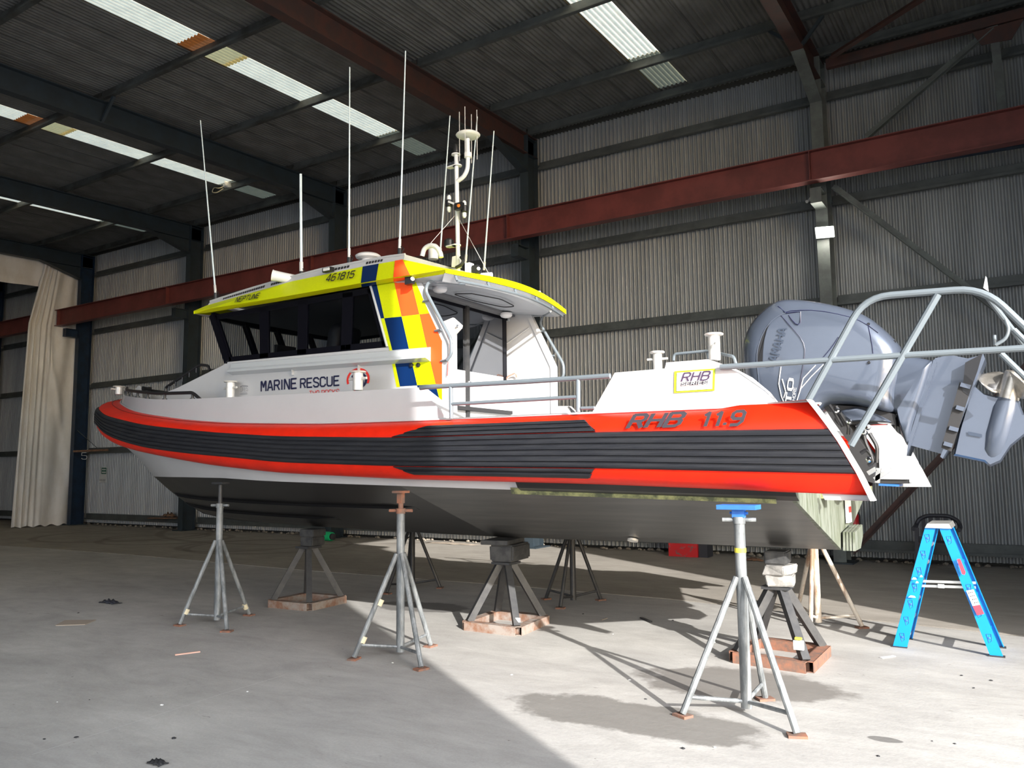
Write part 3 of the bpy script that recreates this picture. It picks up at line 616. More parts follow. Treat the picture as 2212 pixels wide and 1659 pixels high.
for side in (-1, 1):
    mb = MB(); rows = [[station(side, i, o, z) for (o, z) in collar_sec(i)] for i in range(len(OUT))]; mb.grid(rows)
    r = rows[0]; mb.add(r, [tuple(range(len(r)))])
    mb.build('collar', M['red'], B, True, 50)
    # dark seam line and white gunwale bead
    mb = MB(); mb.tube([station(side, i, -.20, zt(OUT[i].x)-.012) for i in range(len(OUT))], .005, 5); mb.build('collar_seam', M['redseam'], B)
    mb = MB(); mb.tube([station(side, i, -.31, zt(OUT[i].x)+.004) for i in range(len(OUT))], .012, 6); mb.build('gunwale_bead', M['white'], B, True)
    # white plate closing the collar's stern end
    mb = MB(); pts = [V(xend(z)+.0, 0, z) for z in (1.38, 1.45, 1.55, 1.65, 1.75, 1.85, 1.95, 2.025)]
    rows = [[V(p.x-.015, YC+side*1.815, p.z), V(p.x+.008, YC+side*1.815, p.z), V(p.x+.008, YC+side*1.71, p.z), V(p.x-.3, YC+side*1.71, p.z)] for p in pts]
    mb.grid(rows); mb.add(rows[0], [(0, 1, 2, 3)]); mb.add(rows[-1], [(0, 1, 2, 3)]); mb.build('end_plate', M['white'], B, True, 30)
def strake(side, zf0, zf1, x0, x1, bulge=.022, name='rubber_strake', slant=(0, 0)):
    mb = MB(); rows = []
    def oz(i, z):   # surface offset at height z
        s = collar_sec(i); zs = [q[1] for q in s][::-1]; os_ = [q[0] for q in s][::-1]; return interp(z, zs, os_)
    idx = [i for i in range(len(OUT)) if x1-.02 <= OUT[i].x <= x0+.02]
    for i in idx:
        x = OUT[i].x; a = zf0(x); b = zf1(x); row = []
        for (t, g) in ((0, -.004), (.03, .55), (.12, .9), (.5, 1), (.88, .9), (.97, .55), (1, -.004)):
            z = a+(b-a)*t; row.append(station(side, i, oz(i, z)+bulge*g, z))
        rows.append(row)
    mb.grid(rows)
    if x0 > -2: mb.add(rows[0], [tuple(range(7))])
    return mb.build(name, M['rubber'], B, True, 50)
NST = 6
# insert extra outline stations where the colour blocks end
def band(k, n, f0, f1): return (lambda x, k=k: f0(x)+(f1(x)-f0(x))*(k/n)), (lambda x, k=k: f0(x)+(f1(x)-f0(x))*((k+1)/n))
for side in (-1, 1):
    strake(side, lambda x: zbt(x), lambda x: zbb(x), -.84, -12.5, .009, 'rubber_backing')
    for k in range(NST):
        f0, f1 = band(k, NST, zbt, zbb); g0 = lambda x, f0=f0: f0(x)-.003; g1 = lambda x, f1=f1: f1(x)+.003
        strake(side, g0, g1, -.84, -12.5)
# full-height black section: two upper and two lower strips, built on the straight part of the side
def straight_strip(side, pts_x, za, zb_, m, name, o=.024):
    """strip between two slanted ends on the straight side of the collar"""
    mb = MB(); (xa0, xa1), (xb0, xb1) = pts_x; rows = []
    def oz(x, z):
        a = zt(x); b = zb(x); T = [(b, -.15), (b+.018, -.09), (b+.055, -.04), (b+.10, -.012), (b+.15, 0), (a-.16, 0), (a-.11, -.012), (a-.066, -.05), (a-.034, -.11), (a-.014, -.2), (a+.002, -.34)]
        return interp(z, [q[0] for q in T], [q[1] for q in T])
    for s in range(13):
        u = s/12; row = []
        for (t, g) in ((0, -.1), (.05, .5), (.2, .9), (.5, 1), (.8, .9), (.95, .5), (1, -.1)):
            x = (xa0+(xa1-xa0)*t)*(1-u)+(xb0+(xb1-xb0)*t)*u; z = za(x)+(zb_(x)-za(x))*t
            row.append(V(x, YC+side*(1.80+oz(x, z)+o*g), z))
        rows.append(row)
    mb.grid(rows); mb.add(rows[0], [tuple(range(7))]); mb.add(rows[-1], [tuple(range(7))]); return mb.build(name, m, B, True, 50)
for side in (-1, 1):
    top = lambda x: zt(x)-.058
    straight_strip(side, ((-4.30, -4.62), (-2.80, -2.68)), lambda x: zt(x)-.062, lambda x: zbt(x)+.01, M['rubber'], 'rubber_backing', .010)
    straight_strip(side, ((-4.62, -4.46), (-2.72, -2.78)), lambda x: zbb(x)-.01, lambda x: zb(x)+.042, M['rubber'], 'rubber_backing', .010)
    for k in range(3):
        fa = lambda x, k=k: top(x)+(zbt(x)-top(x))*(k/3)-.002; fb = lambda x, k=k: top(x)+(zbt(x)-top(x))*((k+1)/3)+.002
        xa = -4.28-.13*k; xb = -2.80+.04*k
        straight_strip(side, ((xa, xa-.13), (xb, xb+.04)), fa, fb, M['rubber'], 'rubber_strake')
    bot = lambda x: zb(x)+.045
    for k in range(2):
        fa = lambda x, k=k: zbb(x)+(bot(x)-zbb(x))*(k/2)-.002; fb = lambda x, k=k: zbb(x)+(bot(x)-zbb(x))*((k+1)/2)+.002
        xa = -4.66+.10*k; xb = -2.70-.03*k
        straight_strip(side, ((xa, xa+.1), (xb, xb-.03)), fa, fb, M['rubber'], 'rubber_strake')
# writing on the aft red panel
def col3(x, y): p = aty(x, y, 5.415); return p
lettering('RHB', aty(1356, 924, 5.380), aty(1464, 919.5, 5.380), aty(1372, 896.5, 5.380), M['darktext'], B, bold=.04, label='dark letters on the red collar')
lettering('11.9', aty(1511, 920.5, 5.380), aty(1600, 917, 5.380), aty(1521, 892, 5.380), M['darktext'], B, bold=.04, label='dark numerals on the red collar')

# hull below the collar
HX = [-1.36, -2.2, -3.2, -4.4, -5.6, -6.8, -7.8, -8.6, -9.2, -9.7, -10.1, -10.4, -10.64, -10.95, -11.2, -11.42]
zk = lambda x: interp(x, [-11.6, -11.41, -10.64, -10.3, -10.03, -9.62, -9.1, -8.48, -6.92, -5.85, -4.6, -3, -1.3], [2.12, 1.98, 1.56, 1.34, 1.19, 1.04, .975, .945, .915, .90, .89, .90, .90])
cb = lambda x: interp(x, [-10.64, -10.4, -10.1, -9.7, -9.2, -8.6, -7.8, -6.8, -5.6, -4.4, -1.3], [0, .22, .45, .72, .97, 1.20, 1.38, 1.48, 1.52, 1.54, 1.54])
cz = lambda x: interp(x, [-10.64, -10.1, -9.2, -8.2, -7.4, -6.6, -4.6, -1.3], [1.56, 1.56, 1.555, 1.55, 1.54, 1.505, 1.455, 1.375])
def bh(x):
    best = 1.8
    for a, b in zip(OUT, OUT[1:]):
        if b.x <= x <= a.x: return a.y+(b.y-a.y)*(x-a.x)/(b.x-a.x+1e-9)
    return 1.8 if x > -2 else 0
mb = MB(); ms = MB()
def bottom_pt(x, side, t, lift=0):
    c = cb(x); z0 = zk(x); z1 = cz(x); k = .10*c*math.sin(math.pi*t)*min(1, max(0, (-x-4.5)/3))
    return V(x, YC+side*(c*t), z0+(z1-z0)*t-k*.35+lift)
def refine(xs, n=3):
    o = []
    for a, b in zip(xs, xs[1:]): o += [a+(b-a)*k/n for k in range(n)]
    return o+[xs[-1]]
HXR = refine(HX)
rows = []
for x in HXR:
    row = [bottom_pt(x, -1, t) for t in (1, .85, .7, .55, .4, .25, .12)]+[V(x, YC, zk(x))]+[bottom_pt(x, 1, t) for t in (.12, .25, .4, .55, .7, .85, 1)]
    rows.append(row)
idx = [i for i, x in enumerate(HXR) if x >= -10.65]
ia = [i for i in idx if HXR[i] >= -5.0]; ib = [i for i in idx if HXR[i] <= -4.9]
mb = MB(); mb.grid([rows[i] for i in range(ia[0], ia[-1]+1)]); mb.build('hull_bottom', M['bottom_aft'], B, True, 60)['label'] = 'black aft bottom, greyed for the floor reflection'
mb = MB(); mb.grid([rows[i] for i in range(ia[-1], ib[-1]+1)]); mb.build('hull_bottom', M['bottom'], B, True, 60)['label'] = 'black forward bottom'
for side in (-1, 1):
    mb = MB(); rr = []
    for x in HXR:
        c = cb(x) if x > -10.64 else 0; z0 = cz(x) if x > -10.64 else zk(x)
        y1 = max(.02, bh(x)-.19) if x < -8 else 1.60; y1 = max(y1, c+.0) if x > -10 else y1
        z1 = zb(x)+.06; rr.append([V(x, YC+side*c, z0), V(x, YC+side*(c+(y1-c)*.45), z0+(z1-z0)*.5), V(x, YC+side*y1, z1)])
    mb.grid(rr); mb.build('topside', M['white'], B, True, 60)
    # dark chine line under the collar aft and old olive strip
    mb = MB(); rr = []
    for x in [-1.3, -2.2, -3.0, -3.5]:
        z = cz(x); rr.append([V(x, YC+side*(cb(x)-.01), z-.012), V(x, YC+side*(cb(x)+.06), z+.02), V(x, YC+side*1.64, zb(x)+.01)])
    mb.grid(rr); mb.build('chine_flat', M['bottom'], B)
    mb = MB(); mb.grid([[V(x, YC+side*(cb(x)+.015), cz(x)+.018), V(x, YC+side*(cb(x)-.004), cz(x)-.035)] for x in (-1.45, -2.0, -2.6, -3.2, -3.6)]); mb.build('chine_rail', M['olive'], B)
    for t, xa, xb in ((.62, -5.1, -9.6), (.33, -6.6, -9.7)):
        mb = MB(); rr = []; xs = refine([xa, xa-.4, -7.5, -8.5, xb+.3, xb], 4)
        for q, x in enumerate(xs):
            k = min(1, q/3, (len(xs)-1-q)/3); p = bottom_pt(x, side, t); p2 = bottom_pt(x, side, t-.05)
            rr.append([p+V(0, side*.0, .004), p+V(0, side*.035*k, -.022*k), p2+V(0, 0, -.004)])
        mb.grid(rr); mb.build('spray_rail', M['strake'], B)
# stem bar
mb = MB(); mb.tube([V(x, YC, zk(x)+.008) for x in (-11.5, -11.2, -10.9, -10.66)], .014, 6); mb.build('stem_bar', M['white'], B, True)
mb = MB(); mb.tube([V(x, YC, zk(x)+.012) for x in (-10.64, -10.3, -10.03, -9.8, -9.62, -9.3, -9.1, -8.5)], .014, 6); mb.build('stem_bar', M['bottom'], B, True)
# transom
X = -1.36
mb = MB(); mb.prism([bottom_pt(X, -1, t) for t in (1, .85, .7, .55, .4, .25, .12)]+[V(X, YC, .90)]+[bottom_pt(X, 1, t) for t in (.12, .25, .4, .55, .7, .85, 1)]+[V(X, YC+1.45, 1.75), V(X, YC-1.45, 1.75)], (.03, 0, 0)); mb.build('transom', M['patina'], B)
for k in range(4):
    mb = MB(); x0 = X+.05+.025*k; mb.prism([V(x0, YC-.05, .90), V(x0, YC+.22, .90), V(x0, YC+.36, .99), V(x0, YC+.36, 1.09), V(x0, YC-.02, 1.05)], (.018, 0, 0)); mb.build('transom_plate', M['patina'], B)
mb = MB(); q = aty(1826, 1120, 7.5); mb.box((X+.05, 7.48, 1.24), (.02, .17, .26)); mb.build('sticker', M['stickw'], B)['label'] = 'white instruction sticker'
for s in (-.03, .035):
    mb = MB(); mb.box((X+.063, 7.48+s, 1.22), (.004, .035, .05)); mb.build('sticker_print', M['redtext'], B)
for yy in (6.55, 7.05, 7.9):
    mb = MB(); mb.box((X+.10, yy, 1.38), (.16, .12, .06)); mb.build('transom_lug', M['olive'], B)
mb = MB(); mb.lathe(atplane(1370, 1164, (0, 7.1, 0), (0, 1, 0))+V(0, -.03, .0), (0, -.35, -1), [(.05, 0), (.05, .02), (.035, .02)], 16); mb.build('skin_fitting', M['aluwhite'], B, True)

# foredeck, bulwark, cockpit deck
mb = MB(); rows = []
for i in range(len(OUT)):
    if OUT[i].x > -4.3: continue
    a = station(-1, i, -.36, zt(OUT[i].x)+.03); b = station(1, i, -.36, a.z); rows.append([a, b])
mb.grid(rows); mb.build('foredeck', M['white'], B)
mb = MB(); mb.box((-3.35, YC, 1.88), (4.0, 2.9, .04)); mb.build('cockpit_deck', M['white'], B)
bw = smoothtab([(-13, 2.93), (-11.9, 2.86), (-11.2, 2.75), (-10.26, 2.63), (-8.94, 2.49), (-8.14, 2.445), (-7.36, 2.42), (-6.26, 2.39), (-5.36, 2.37), (-4.4, 2.35)])
for side in (-1, 1):
    mb = MB(); rows = []
    for i in range(len(OUT)):
        x = OUT[i].x
        if x > -4.40: continue
        z0 = zt(x)+.0; z1 = bw(x); rows.append([station(side, i, -.32, z0), station(side, i, -.345, z1), station(side, i, -.40, z1+.004), station(side, i, -.42, z0)])
    first = rows[0]; tl = [first[0], V(-4.62, first[1].y, bw(-4.62)), V(-4.62, first[2].y, bw(-4.62)), first[3]]
    mb.grid(rows[1:]); mb.grid([tl, rows[1]]); mb.add([V(-4.30, first[0].y, zt(-4.4)), V(-4.62, tl[1].y, tl[1].z), V(-4.62, tl[2].y+side*-.02, tl[2].z), V(-4.22, first[3].y+side*-.10, zt(-4.4))], [(0, 1, 2, 3)])
    mb.add([first[0], tl[1], V(-4.30, first[0].y, zt(-4.4))], [(0, 1, 2)])
    mb.build('bulwark', M['white'], B, True, 40)
    # side deck coaming aft of the wheelhouse
    mb = MB(); mb.box((-3.1, YC+side*1.43, 1.97), (3.4, .16, .14)); mb.build('side_deck', M['white'], B)
# black bow rail
path = [i for i in range(len(OUT)) if -11.6 < OUT[i].x < -8.0]
for side in (-1, 1):
    pts = [station(side, i, -.38, bw(OUT[i].x)+.075) for i in path]; e = pts[0]+V(.16, 0, -.08)
    mb = MB(); mb.tube([e+V(.02, 0, -.03), pts[0]]+pts[1:], .020, 8, .06); mb.build('bow_rail', M['black'], B, True)
    for i in path[::5]:
        mb = MB(); q = station(side, i, -.38, bw(OUT[i].x)); mb.tube([q-V(0, 0, .01), q+V(0, 0, .08)], .016, 8); mb.lathe(q, (0, 0, 1), [(.03, 0), (.03, .012)], 8); mb.build('rail_post', M['black'], B, True)
# anchor roller cheeks, bollards
for dy in (-.07, .07):
    mb = MB(); q = V(-11.25, YC+dy, 2.72); mb.prism([q+V(-.10, 0, -.02), q+V(.22, 0, -.02), q+V(.17, 0, .17), q+V(.12, 0, .19), q+V(-.1, 0, .07)], (0, .012, 0)); mb.build('anchor_cheek', M['white'], B)
mb = MB(); mb.lathe(V(-11.04, YC-.06, 2.86), (0, 1, 0), [(.035, 0), (.028, .06), (.035, .13)], 12); mb.build('anchor_roller', M['black'], B, True)
def bollard(c, r, h, ax, name='mooring_bollard'):
    o = MB(); c = Vector(c); o.lathe(c, (0, 0, 1), [(r, 0), (r, h-.012), (r*1.55, h-.010), (r*1.65, h), (r*1.5, h+.006)], 18)
    p = o.build(name, M['aluwhite'], B, True, 40); q = MB(); z = c+V(0, 0, h*.62); a = Vector(ax).normalized()
    q.tube([z-a*r*2.3, z+a*r*2.3], r*.26, 8); q.build('cross_pin', M['aluwhite'], p, True); return p
bollard(aty(257, 852, 7.05), .055, .12, (0, 1, 0)); bollard(aty(497, 860, 6.0), .048, .19, (1, 0, 0)); bollard(aty(773, 843, 5.86), .05, .185, (1, 0, 0))
bollard(aty(1421, 800, 5.95), .036, .145, (1, .15, 0)); bollard(aty(1544, 778, 5.95), .044, .2, (.5, -.85, 0))
bollard((-8.2, 8.4, 2.40), .048, .19, (1, 0, 0))

# ---- wheelhouse
YS = 6.12           # near side plane; far side = 2*YC-YS
def mir(p): return V(p.x, 2*YC-p.y, p.z)
def S(x, y): return aty(x, y, YS)
def panel(pts, thick, m, name='side_panel', far=True, ydir=1):
    for s in ((-1, 1) if far else (-1,)):
        P = [p if s < 0 else mir(p) for p in pts]; mb = MB(); mb.prism(P, (0, -s*thick*ydir, 0)); mb.build(name, m, B)
# side walls: below windows, aft panel
panel([S(352, 850), S(383, 838), S(478, 791), S(492, 782), S(838, 750), S(802, 618), S(893, 601), S(957, 747), S(956, 907), V(-9.0, YS, 2.15)], .035, M['white'])
# slanted white wing edge
for s in (-1, 1):
    e = [S(895, 600), S(956, 745), S(956, 907)]; w = .13; mb = MB()
    pts = e if s < 0 else [mir(p) for p in e]
    for a, b in zip(pts, pts[1:]): mb.prism([a+V(-.01, -s*-.002, 0), a+V(.06, 0, 0), b+V(.06, 0, 0), b+V(-.01, 0, 0)], (0, -s*.05, 0))
    mb.build('wing_edge', M['white'], B)
# livery blocks on the side (thin vinyl)
def Z2(u, v): return (780+u/4.148, 520+v/4.148)
PU = lambda x, y: atplane(x, y, (0, 6.0, 3.54), V(0, -.62, .79))      # upper sloping roof band
def blocks(L, fn, off=(0, -.004, 0), far=True):
    for name_m, pts in L:
        P = [fn(*Z2(*q)) for q in pts]
        for s in ((-1, 1) if far else (-1,)):
            Q = [p+Vector(off) for p in P]; Q = Q if s < 0 else [mir(p) for p in Q]
            mb = MB(); mb.prism(Q, (0, -s*.003, 0)); mb.build('livery_block', M[name_m], B)
LOW = [('blue', [(-60, 398), (0, 380), (135, 355), (210, 695), (180, 697), (95, 405)]), ('yellow', [(135, 355), (290, 330), (365, 680), (210, 695)]),
       ('orange', [(290, 330), (440, 320), (525, 660), (365, 680)]), ('yellow', [(440, 320), (480, 345), (612, 650), (525, 660)]),
       ('yellow', [(180, 697), (210, 695), (280, 975), (255, 978)]), ('blue', [(210, 695), (365, 680), (430, 965), (280, 975)]),
       ('yellow', [(365, 680), (525, 660), (590, 950), (430, 965)]), ('orange', [(525, 660), (612, 650), (726, 900), (726, 1284), (670, 1285), (590, 950)]),
       ('yellow', [(255, 978), (280, 975), (350, 1310), (320, 1312)]), ('blue', [(280, 975), (430, 965), (505, 1295), (350, 1305)]), ('yellow', [(430, 965), (590, 950), (670, 1285), (505, 1295)]),
       ('blue', [(505, 1295), (670, 1285), (700, 1400), (720, 1490), (718, 1600), (560, 1610)]), ('yellow', [(670, 1285), (726, 1284), (726, 1500), (720, 1490)])]
blocks(LOW, S)
# glazing
win = [S(459, 681), S(803, 620), S(838, 749), S(492, 782)]
def lerp(a, b, t): return a+(b-a)*t
TL_, TR_, BR_, BL_ = win
mull = [(.0, .0), (.355, .255), (.60, .50), (.865, .76), (1, 1)]   # (top fraction, bottom fraction) measured
def wp(t, v, off=0): # point on window: t 0..1 along, v 0 top..1 bottom
    return lerp(lerp(TL_, TR_, t), lerp(BL_, BR_, t), v)+V(0, off, 0)
tm = [0, .352, .60, .865, 1.0]; bm_ = [0, .255, .50, .765, 1.0]
for s in (-1, 1):
    f = (lambda p: p) if s < 0 else mir
    mb = MB(); t_, bt = .10, .10
    mb.prism([f(wp(0, 0)), f(wp(1, 0)), f(wp(1, t_)), f(wp(0, t_))], (0, -s*.03, 0)); mb.prism([f(wp(0, 1-bt)), f(wp(1, 1-bt)), f(wp(1, 1)), f(wp(0, 1))], (0, -s*.03, 0))
    for k in range(5):
        hw = .028
        a, b = tm[k], bm_[k]
        a0, a1, b0, b1 = max(0, a-hw), min(1, a+hw), max(0, b-hw), min(1, b+hw)
        mb.prism([f(wp(a0, .02)), f(wp(a1, .02)), f(wp(b1, .98)), f(wp(b0, .98))], (0, -s*.034, 0))
    wf = mb.build('window_frame', M['gasket'], B)
    for k in range(4):
        mb = MB(); mb.prism([f(wp(tm[k]+.01, .05, .012)), f(wp(tm[k+1]-.01, .05, .012)), f(wp(bm_[k+1]-.01, .95, .012)), f(wp(bm_[k]+.01, .95, .012))], (0, -s*.004, 0)); mb.build('pane', M['glass'], wf)
    mb = MB()   # white sill line
    q0, q1 = f(wp(1.0, -.02)), f(wp(1.0, 1.0)); mb.beam(q0, q1, .012, .05, (0, 1, 0)); mb.build('window_trim', M['greypaint'], B)
# windscreen (reverse raked) with mullions
tl, bl = wp(0, 0), wp(0, 1); tf, bf = mir(tl), mir(bl)
fr_ = MB(); ys = [0, .25, .5, .75, 1.0]
def wsp(t, v): p = lerp(lerp(tl, tf, t), lerp(bl, bf, t), v); return p+V(-.12*math.sin(math.pi*t), 0, 0)
for k, t in enumerate(ys):
    fr_.beam(wsp(t, 0), wsp(t, 1), .07, .05, (0, 1, 0))
for a, b in zip(ys, ys[1:]):
    fr_.beam(wsp(a, .02), wsp(b, .02), .05, .08); fr_.beam(wsp(a, .97), wsp(b, .97), .05, .07)
wf = fr_.build('windscreen_frame', M['gasket'], B)
for a, b in zip(ys, ys[1:]):
    mb = MB(); mb.prism([wsp(a+.01, .06), wsp(b-.01, .06), wsp(b-.01, .94), wsp(a+.01, .94)], (.005, 0, 0)); mb.build('pane', M['glass'], wf)
# trunk in front of the windscreen and its roof
mb = MB(); n1 = S(383, 838); n0 = S(352, 850); n2 = S(486, 786)
mb.grid([[n0, mir(n0)], [n1, mir(n1)], [n2, mir(n2)], [bl, bf]]); mb.add([n0, mir(n0), mir(n0)-V(0, 0, .4), n0-V(0, 0, .4)], [(0, 1, 2, 3)]); mb.build('trunk_top', M['white'], B)
for yy in (YS+.12, 2*YC-YS-.12):   # black grab rails down the trunk
    mb = MB(); a = aty(358, 842, yy)+V(0, 0, .03); b = aty(432, 793, yy)+V(0, 0, .03); c = aty(450, 790, yy)
    mb.tube([a-V(0, 0, .05), a, b, c, c-V(-.03, 0, .06)], .017, 8, .05); mb.build('trunk_rail', M['black'], B, True)
    for k in range(5):
        q = lerp(a, b, (k+.5)/5); mb = MB(); mb.tube([q, q-V(0, 0, .07)], .010, 6); mb.build('rail_post', M['black'], B)
# silver ledge below the windows
for s in (-1, 1):
    f = (lambda p: p) if s < 0 else mir; mb = MB()
    def led(ax, ay_, az):  # sections fore and aft
        return [f(V(ax, YS+.0, az+.085)), f(V(ax, YS-.03, az+.07)), f(V(ax, YS-.035, az+.02)), f(V(ax, YS-.085, az-.005)), f(V(ax, YS-.085, az-.03)), f(V(ax, YS, az-.06))]
    z0 = S(500, 800).z; z1 = S(930, 768).z
    a = led(-7.72, 0, z0); b = led(-4.80, 0, z1); mb.grid([a, b]); mb.add(a, [tuple(range(6))]); mb.add(b, [tuple(range(6))]); mb.build('side_ledge', M['silver'], B, True, 20)
    for px in (635, 778):
        q = S(px, 800); mb = MB(); q.z = z0+(z1-z0)*((q.x+7.72)/2.92)-.075; q = f(q+V(0, -.01, 0)); mb.box(q, (.012, .05, .06)); mb.build('ledge_bracket', M['white'], B)
# roof: knuckle ring, lower strip, upper band, white rim, deck
def U(x, y): return PU(x, y)
UPP = [aty(x_, y_, 6.17) for (x_, y_) in ((449, 659), (629, 608), (780, 576.5), (853.5, 563.5), (870, 560.5))]
KNP = [aty(x_, y_, 6.0) for (x_, y_) in ((418.5, 671.5), (452, 667), (600, 643), (778, 611.8), (850, 599.6), (888, 594), (962, 582))]
BTP = [aty(x_, y_, Y_) for (x_, y_, Y_) in ((418.5, 678.5, 6.02), (455, 674.6, 6.06), (600, 651.5, 6.08), (778, 620.7, 6.09), (850, 609, 6.09), (893, 602.5, 6.08), (962, 591.5, 6.03))]
RTP = [aty(x_, y_, 6.20) for (x_, y_) in ((450, 650.5), (576, 609.5), (698, 578), (789, 560.5), (858, 548.5), (880, 547))]
def px_(L, x): return interp(x, [p.x for p in L], [p.z for p in L])
R0 = UPP[0]; R1 = UPP[-1]; rimz = lambda x: px_(RTP, x); upz = lambda x: px_(UPP, x)
KZ = KNP[-1].z; KX = KNP[-1].x; BZ = BTP[-1].z; FXX = KNP[0].x
mid_k = lambda t: V(KX+.14*math.sin(math.pi*t), 6.0+2.4*t, KZ+.06*math.sin(math.pi*t))
mid_b = lambda t: V(KX+.14*math.sin(math.pi*t), 6.0+2.4*t, BZ-.02*min(1, 3*t)+.045*math.sin(math.pi*t))
for s in (-1, 1):
    f = (lambda p: p) if s < 0 else mir
    mb = MB(); mb.grid([[f(p) for p in BTP], [f(p) for p in KNP]]); mb.build('roof_lower_strip', M['yellowd'], B)
    mb = MB(); K = [f(p) for p in KNP]; U_ = [f(p) for p in UPP]
    mb.add([K[0], K[1], U_[0]], [(0, 1, 2)]); mb.grid([K[1:6], [U_[0], U_[1], U_[2], U_[3], U_[4]]]); mb.add([K[5], K[6], U_[4]], [(0, 1, 2)]); mb.build('roof_side_band', M['yellow'], B)
n = 16
mb = MB(); mb.grid([[mid_b(i/n)+V(.001, 0, 0) for i in range(n+1)], [mid_k(i/n) for i in range(n+1)]]); mb.build('roof_aft_fascia', M['yellow'], B)
mb = MB(); fk = lambda t: V(FXX-.2*math.sin(math.pi*t), 6+2.4*t, KNP[0].z); fb = lambda t: V(FXX-.2*math.sin(math.pi*t), 6+2.4*t, BTP[0].z); ft = lambda t: V(R0.x-.12*math.sin(math.pi*t), 6.17+2.06*t, R0.z)
mb.grid([[fb(i/n) for i in range(n+1)], [fk(i/n) for i in range(n+1)], [ft(i/n) for i in range(n+1)]]); mb.build('roof_front_band', M['yellow'], B)
# aft sloping panel between the rim and the fascia
mb = MB(); mb.grid([[lerp(R1, mir(R1), i/n)+V(.0, 0, .03*math.sin(math.pi*i/n)) for i in range(n+1)], [mid_k(i/n) for i in range(n+1)]]); mb.build('roof_aft_slope', M['yellow'], B)
# soffits
mb = MB(); mb.grid([[fb(i/n)+V(.01, 0, -.002) for i in range(n+1)], [wsp(i/n, 0)+V(0, 0, .0) for i in range(n+1)]]); mb.build('visor_soffit', M['white'], B)
mb = MB(); mb.grid([[mid_b(i/n)+V(-.01, 0, 0) for i in range(n+1)], [V(KX-.10+.12*math.sin(math.pi*i/n), 6.08+2.24*i/n, BZ-.055+.04*math.sin(math.pi*i/n)) for i in range(n+1)]]); mb.build('fascia_return', M['greypaint'], B)
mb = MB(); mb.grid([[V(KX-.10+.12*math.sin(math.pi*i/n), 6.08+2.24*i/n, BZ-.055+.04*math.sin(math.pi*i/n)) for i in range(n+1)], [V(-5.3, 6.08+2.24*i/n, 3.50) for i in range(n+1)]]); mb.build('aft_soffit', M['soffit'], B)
for s in (-1, 1):
    f = (lambda p: p) if s < 0 else mir; mb = MB(); mb.prism([f(p) for p in (BTP[4], BTP[5], BTP[6], V(KX-.10, 6.14, BZ-.05), V(-4.95, 6.14, BZ-.03), V(-5.2, 6.13, BZ+.01))], (0, 0, .004)); mb.build('eave_soffit', M['white'], B)
# vinyl blocks on the roof band (blue and orange bands rising to the rim)
def roofblock(cr, upx, bt, m):
    for s in (-1, 1):
        f = (lambda p: p) if s < 0 else mir; e = V(0, -.004, .002)
        c = [aty(*q, 6.0)+e for q in cr]; u = [aty(*q, 6.17)+e for q in upx]; d = [aty(*q, 6.09)+V(0, -.005, -.003) for q in bt]
        mb = MB(); P = [f(p) for p in c+u[::-1]]; mb.add(P, [tuple(range(len(P)))]); P = [f(p) for p in c+d[::-1]]; mb.add(P, [tuple(range(len(P)))])
        mb.build('livery_block', M[m], B)
roofblock([(780, 611.4), (812.5, 605.8)], [(784, 576.2), (818.6, 570)], [(782, 620), (814, 614.8)], 'blue')
roofblock([(850, 599.6), (886.5, 594.3)], [(853.5, 563.6), (870, 560.8)], [(851, 608.8), (889, 603)], 'orange')
# white rim and roof deck
rim = [V(x_, 6.175, upz(x_)) for x_ in (R0.x, -7.6, -7.0, -6.4, -5.8, -5.4, R1.x)]
def rimtop(p): return V(p.x, p.y+.03, rimz(p.x)-.012)
for s in (-1, 1):
    f = (lambda p: p) if s < 0 else mir; mb = MB(); rows = [[f(p), f(rimtop(p)), f(rimtop(p)+V(0, .06, 0)), f(p+V(0, .09, .0))] for p in rim]; mb.grid(rows); mb.build('roof_rim', M['white'], B, True, 40)
    mb = MB(); mb.tube([f(rimtop(p)+V(0, .0, .002)) for p in rim], .014, 8); mb.build('roof_rail', M['white'], B, True)
    # black slots under the rail
    for (xa, xb, nslot) in ((-8.02, -7.28, 19), (-7.18, -6.95, 6), (-6.35, -5.95, 9), (-5.72, -5.48, 6)):
        for k in range(nslot):
            x0 = xa+(xb-xa)*(k+.15)/nslot; x1 = xa+(xb-xa)*(k+.8)/nslot; q = []
            for (x_, v) in ((x0, .30), (x1, .30), (x1, .62), (x0, .62)):
                zr = interp(x_, [p.x for p in rim], [p.z for p in rim]); zz = lerp(zr, rimz(x_), v); yy = interp(x_, [p.x for p in rim], [p.y for p in rim])+.03*v
                q.append(f(V(x_, yy-.003, zz)))
            mb = MB(); mb.prism(q, (0, .012*(-1 if s < 0 else 1)*-1, 0)); mb.build('rim_slot', M['blackm'], B)
mb = MB(); a = V(-8.15, 6.2, 3.66); top_ = [V(x_, 6.25, rimz(x_)-.03) for x_ in (R0.x, -7.6, -7.0, -6.4, -5.8, R1.x)]
mb.grid([[p, V(p.x, YC, p.z+.03), mir(p)] for p in top_]); mb.build('roof_deck', M['white'], B, True, 60)
q1 = R1+V(0, .01, 0); q2 = V(R1.x, 6.205, rimz(R1.x)-.01)
mb = MB(); mb.grid([[q1, V(R1.x, YC, R1.z+.03), mir(q1)], [q2, V(R1.x+.02, YC, q2.z+.03), mir(q2)], [q2+V(-.06, 0, 0), V(R1.x-.06, YC, q2.z+.03), mir(q2)+V(-.06, 0, 0)]]); mb.build('roof_rim', M['white'], B)
q2 = V(R0.x, 6.205, rimz(R0.x)-.01)
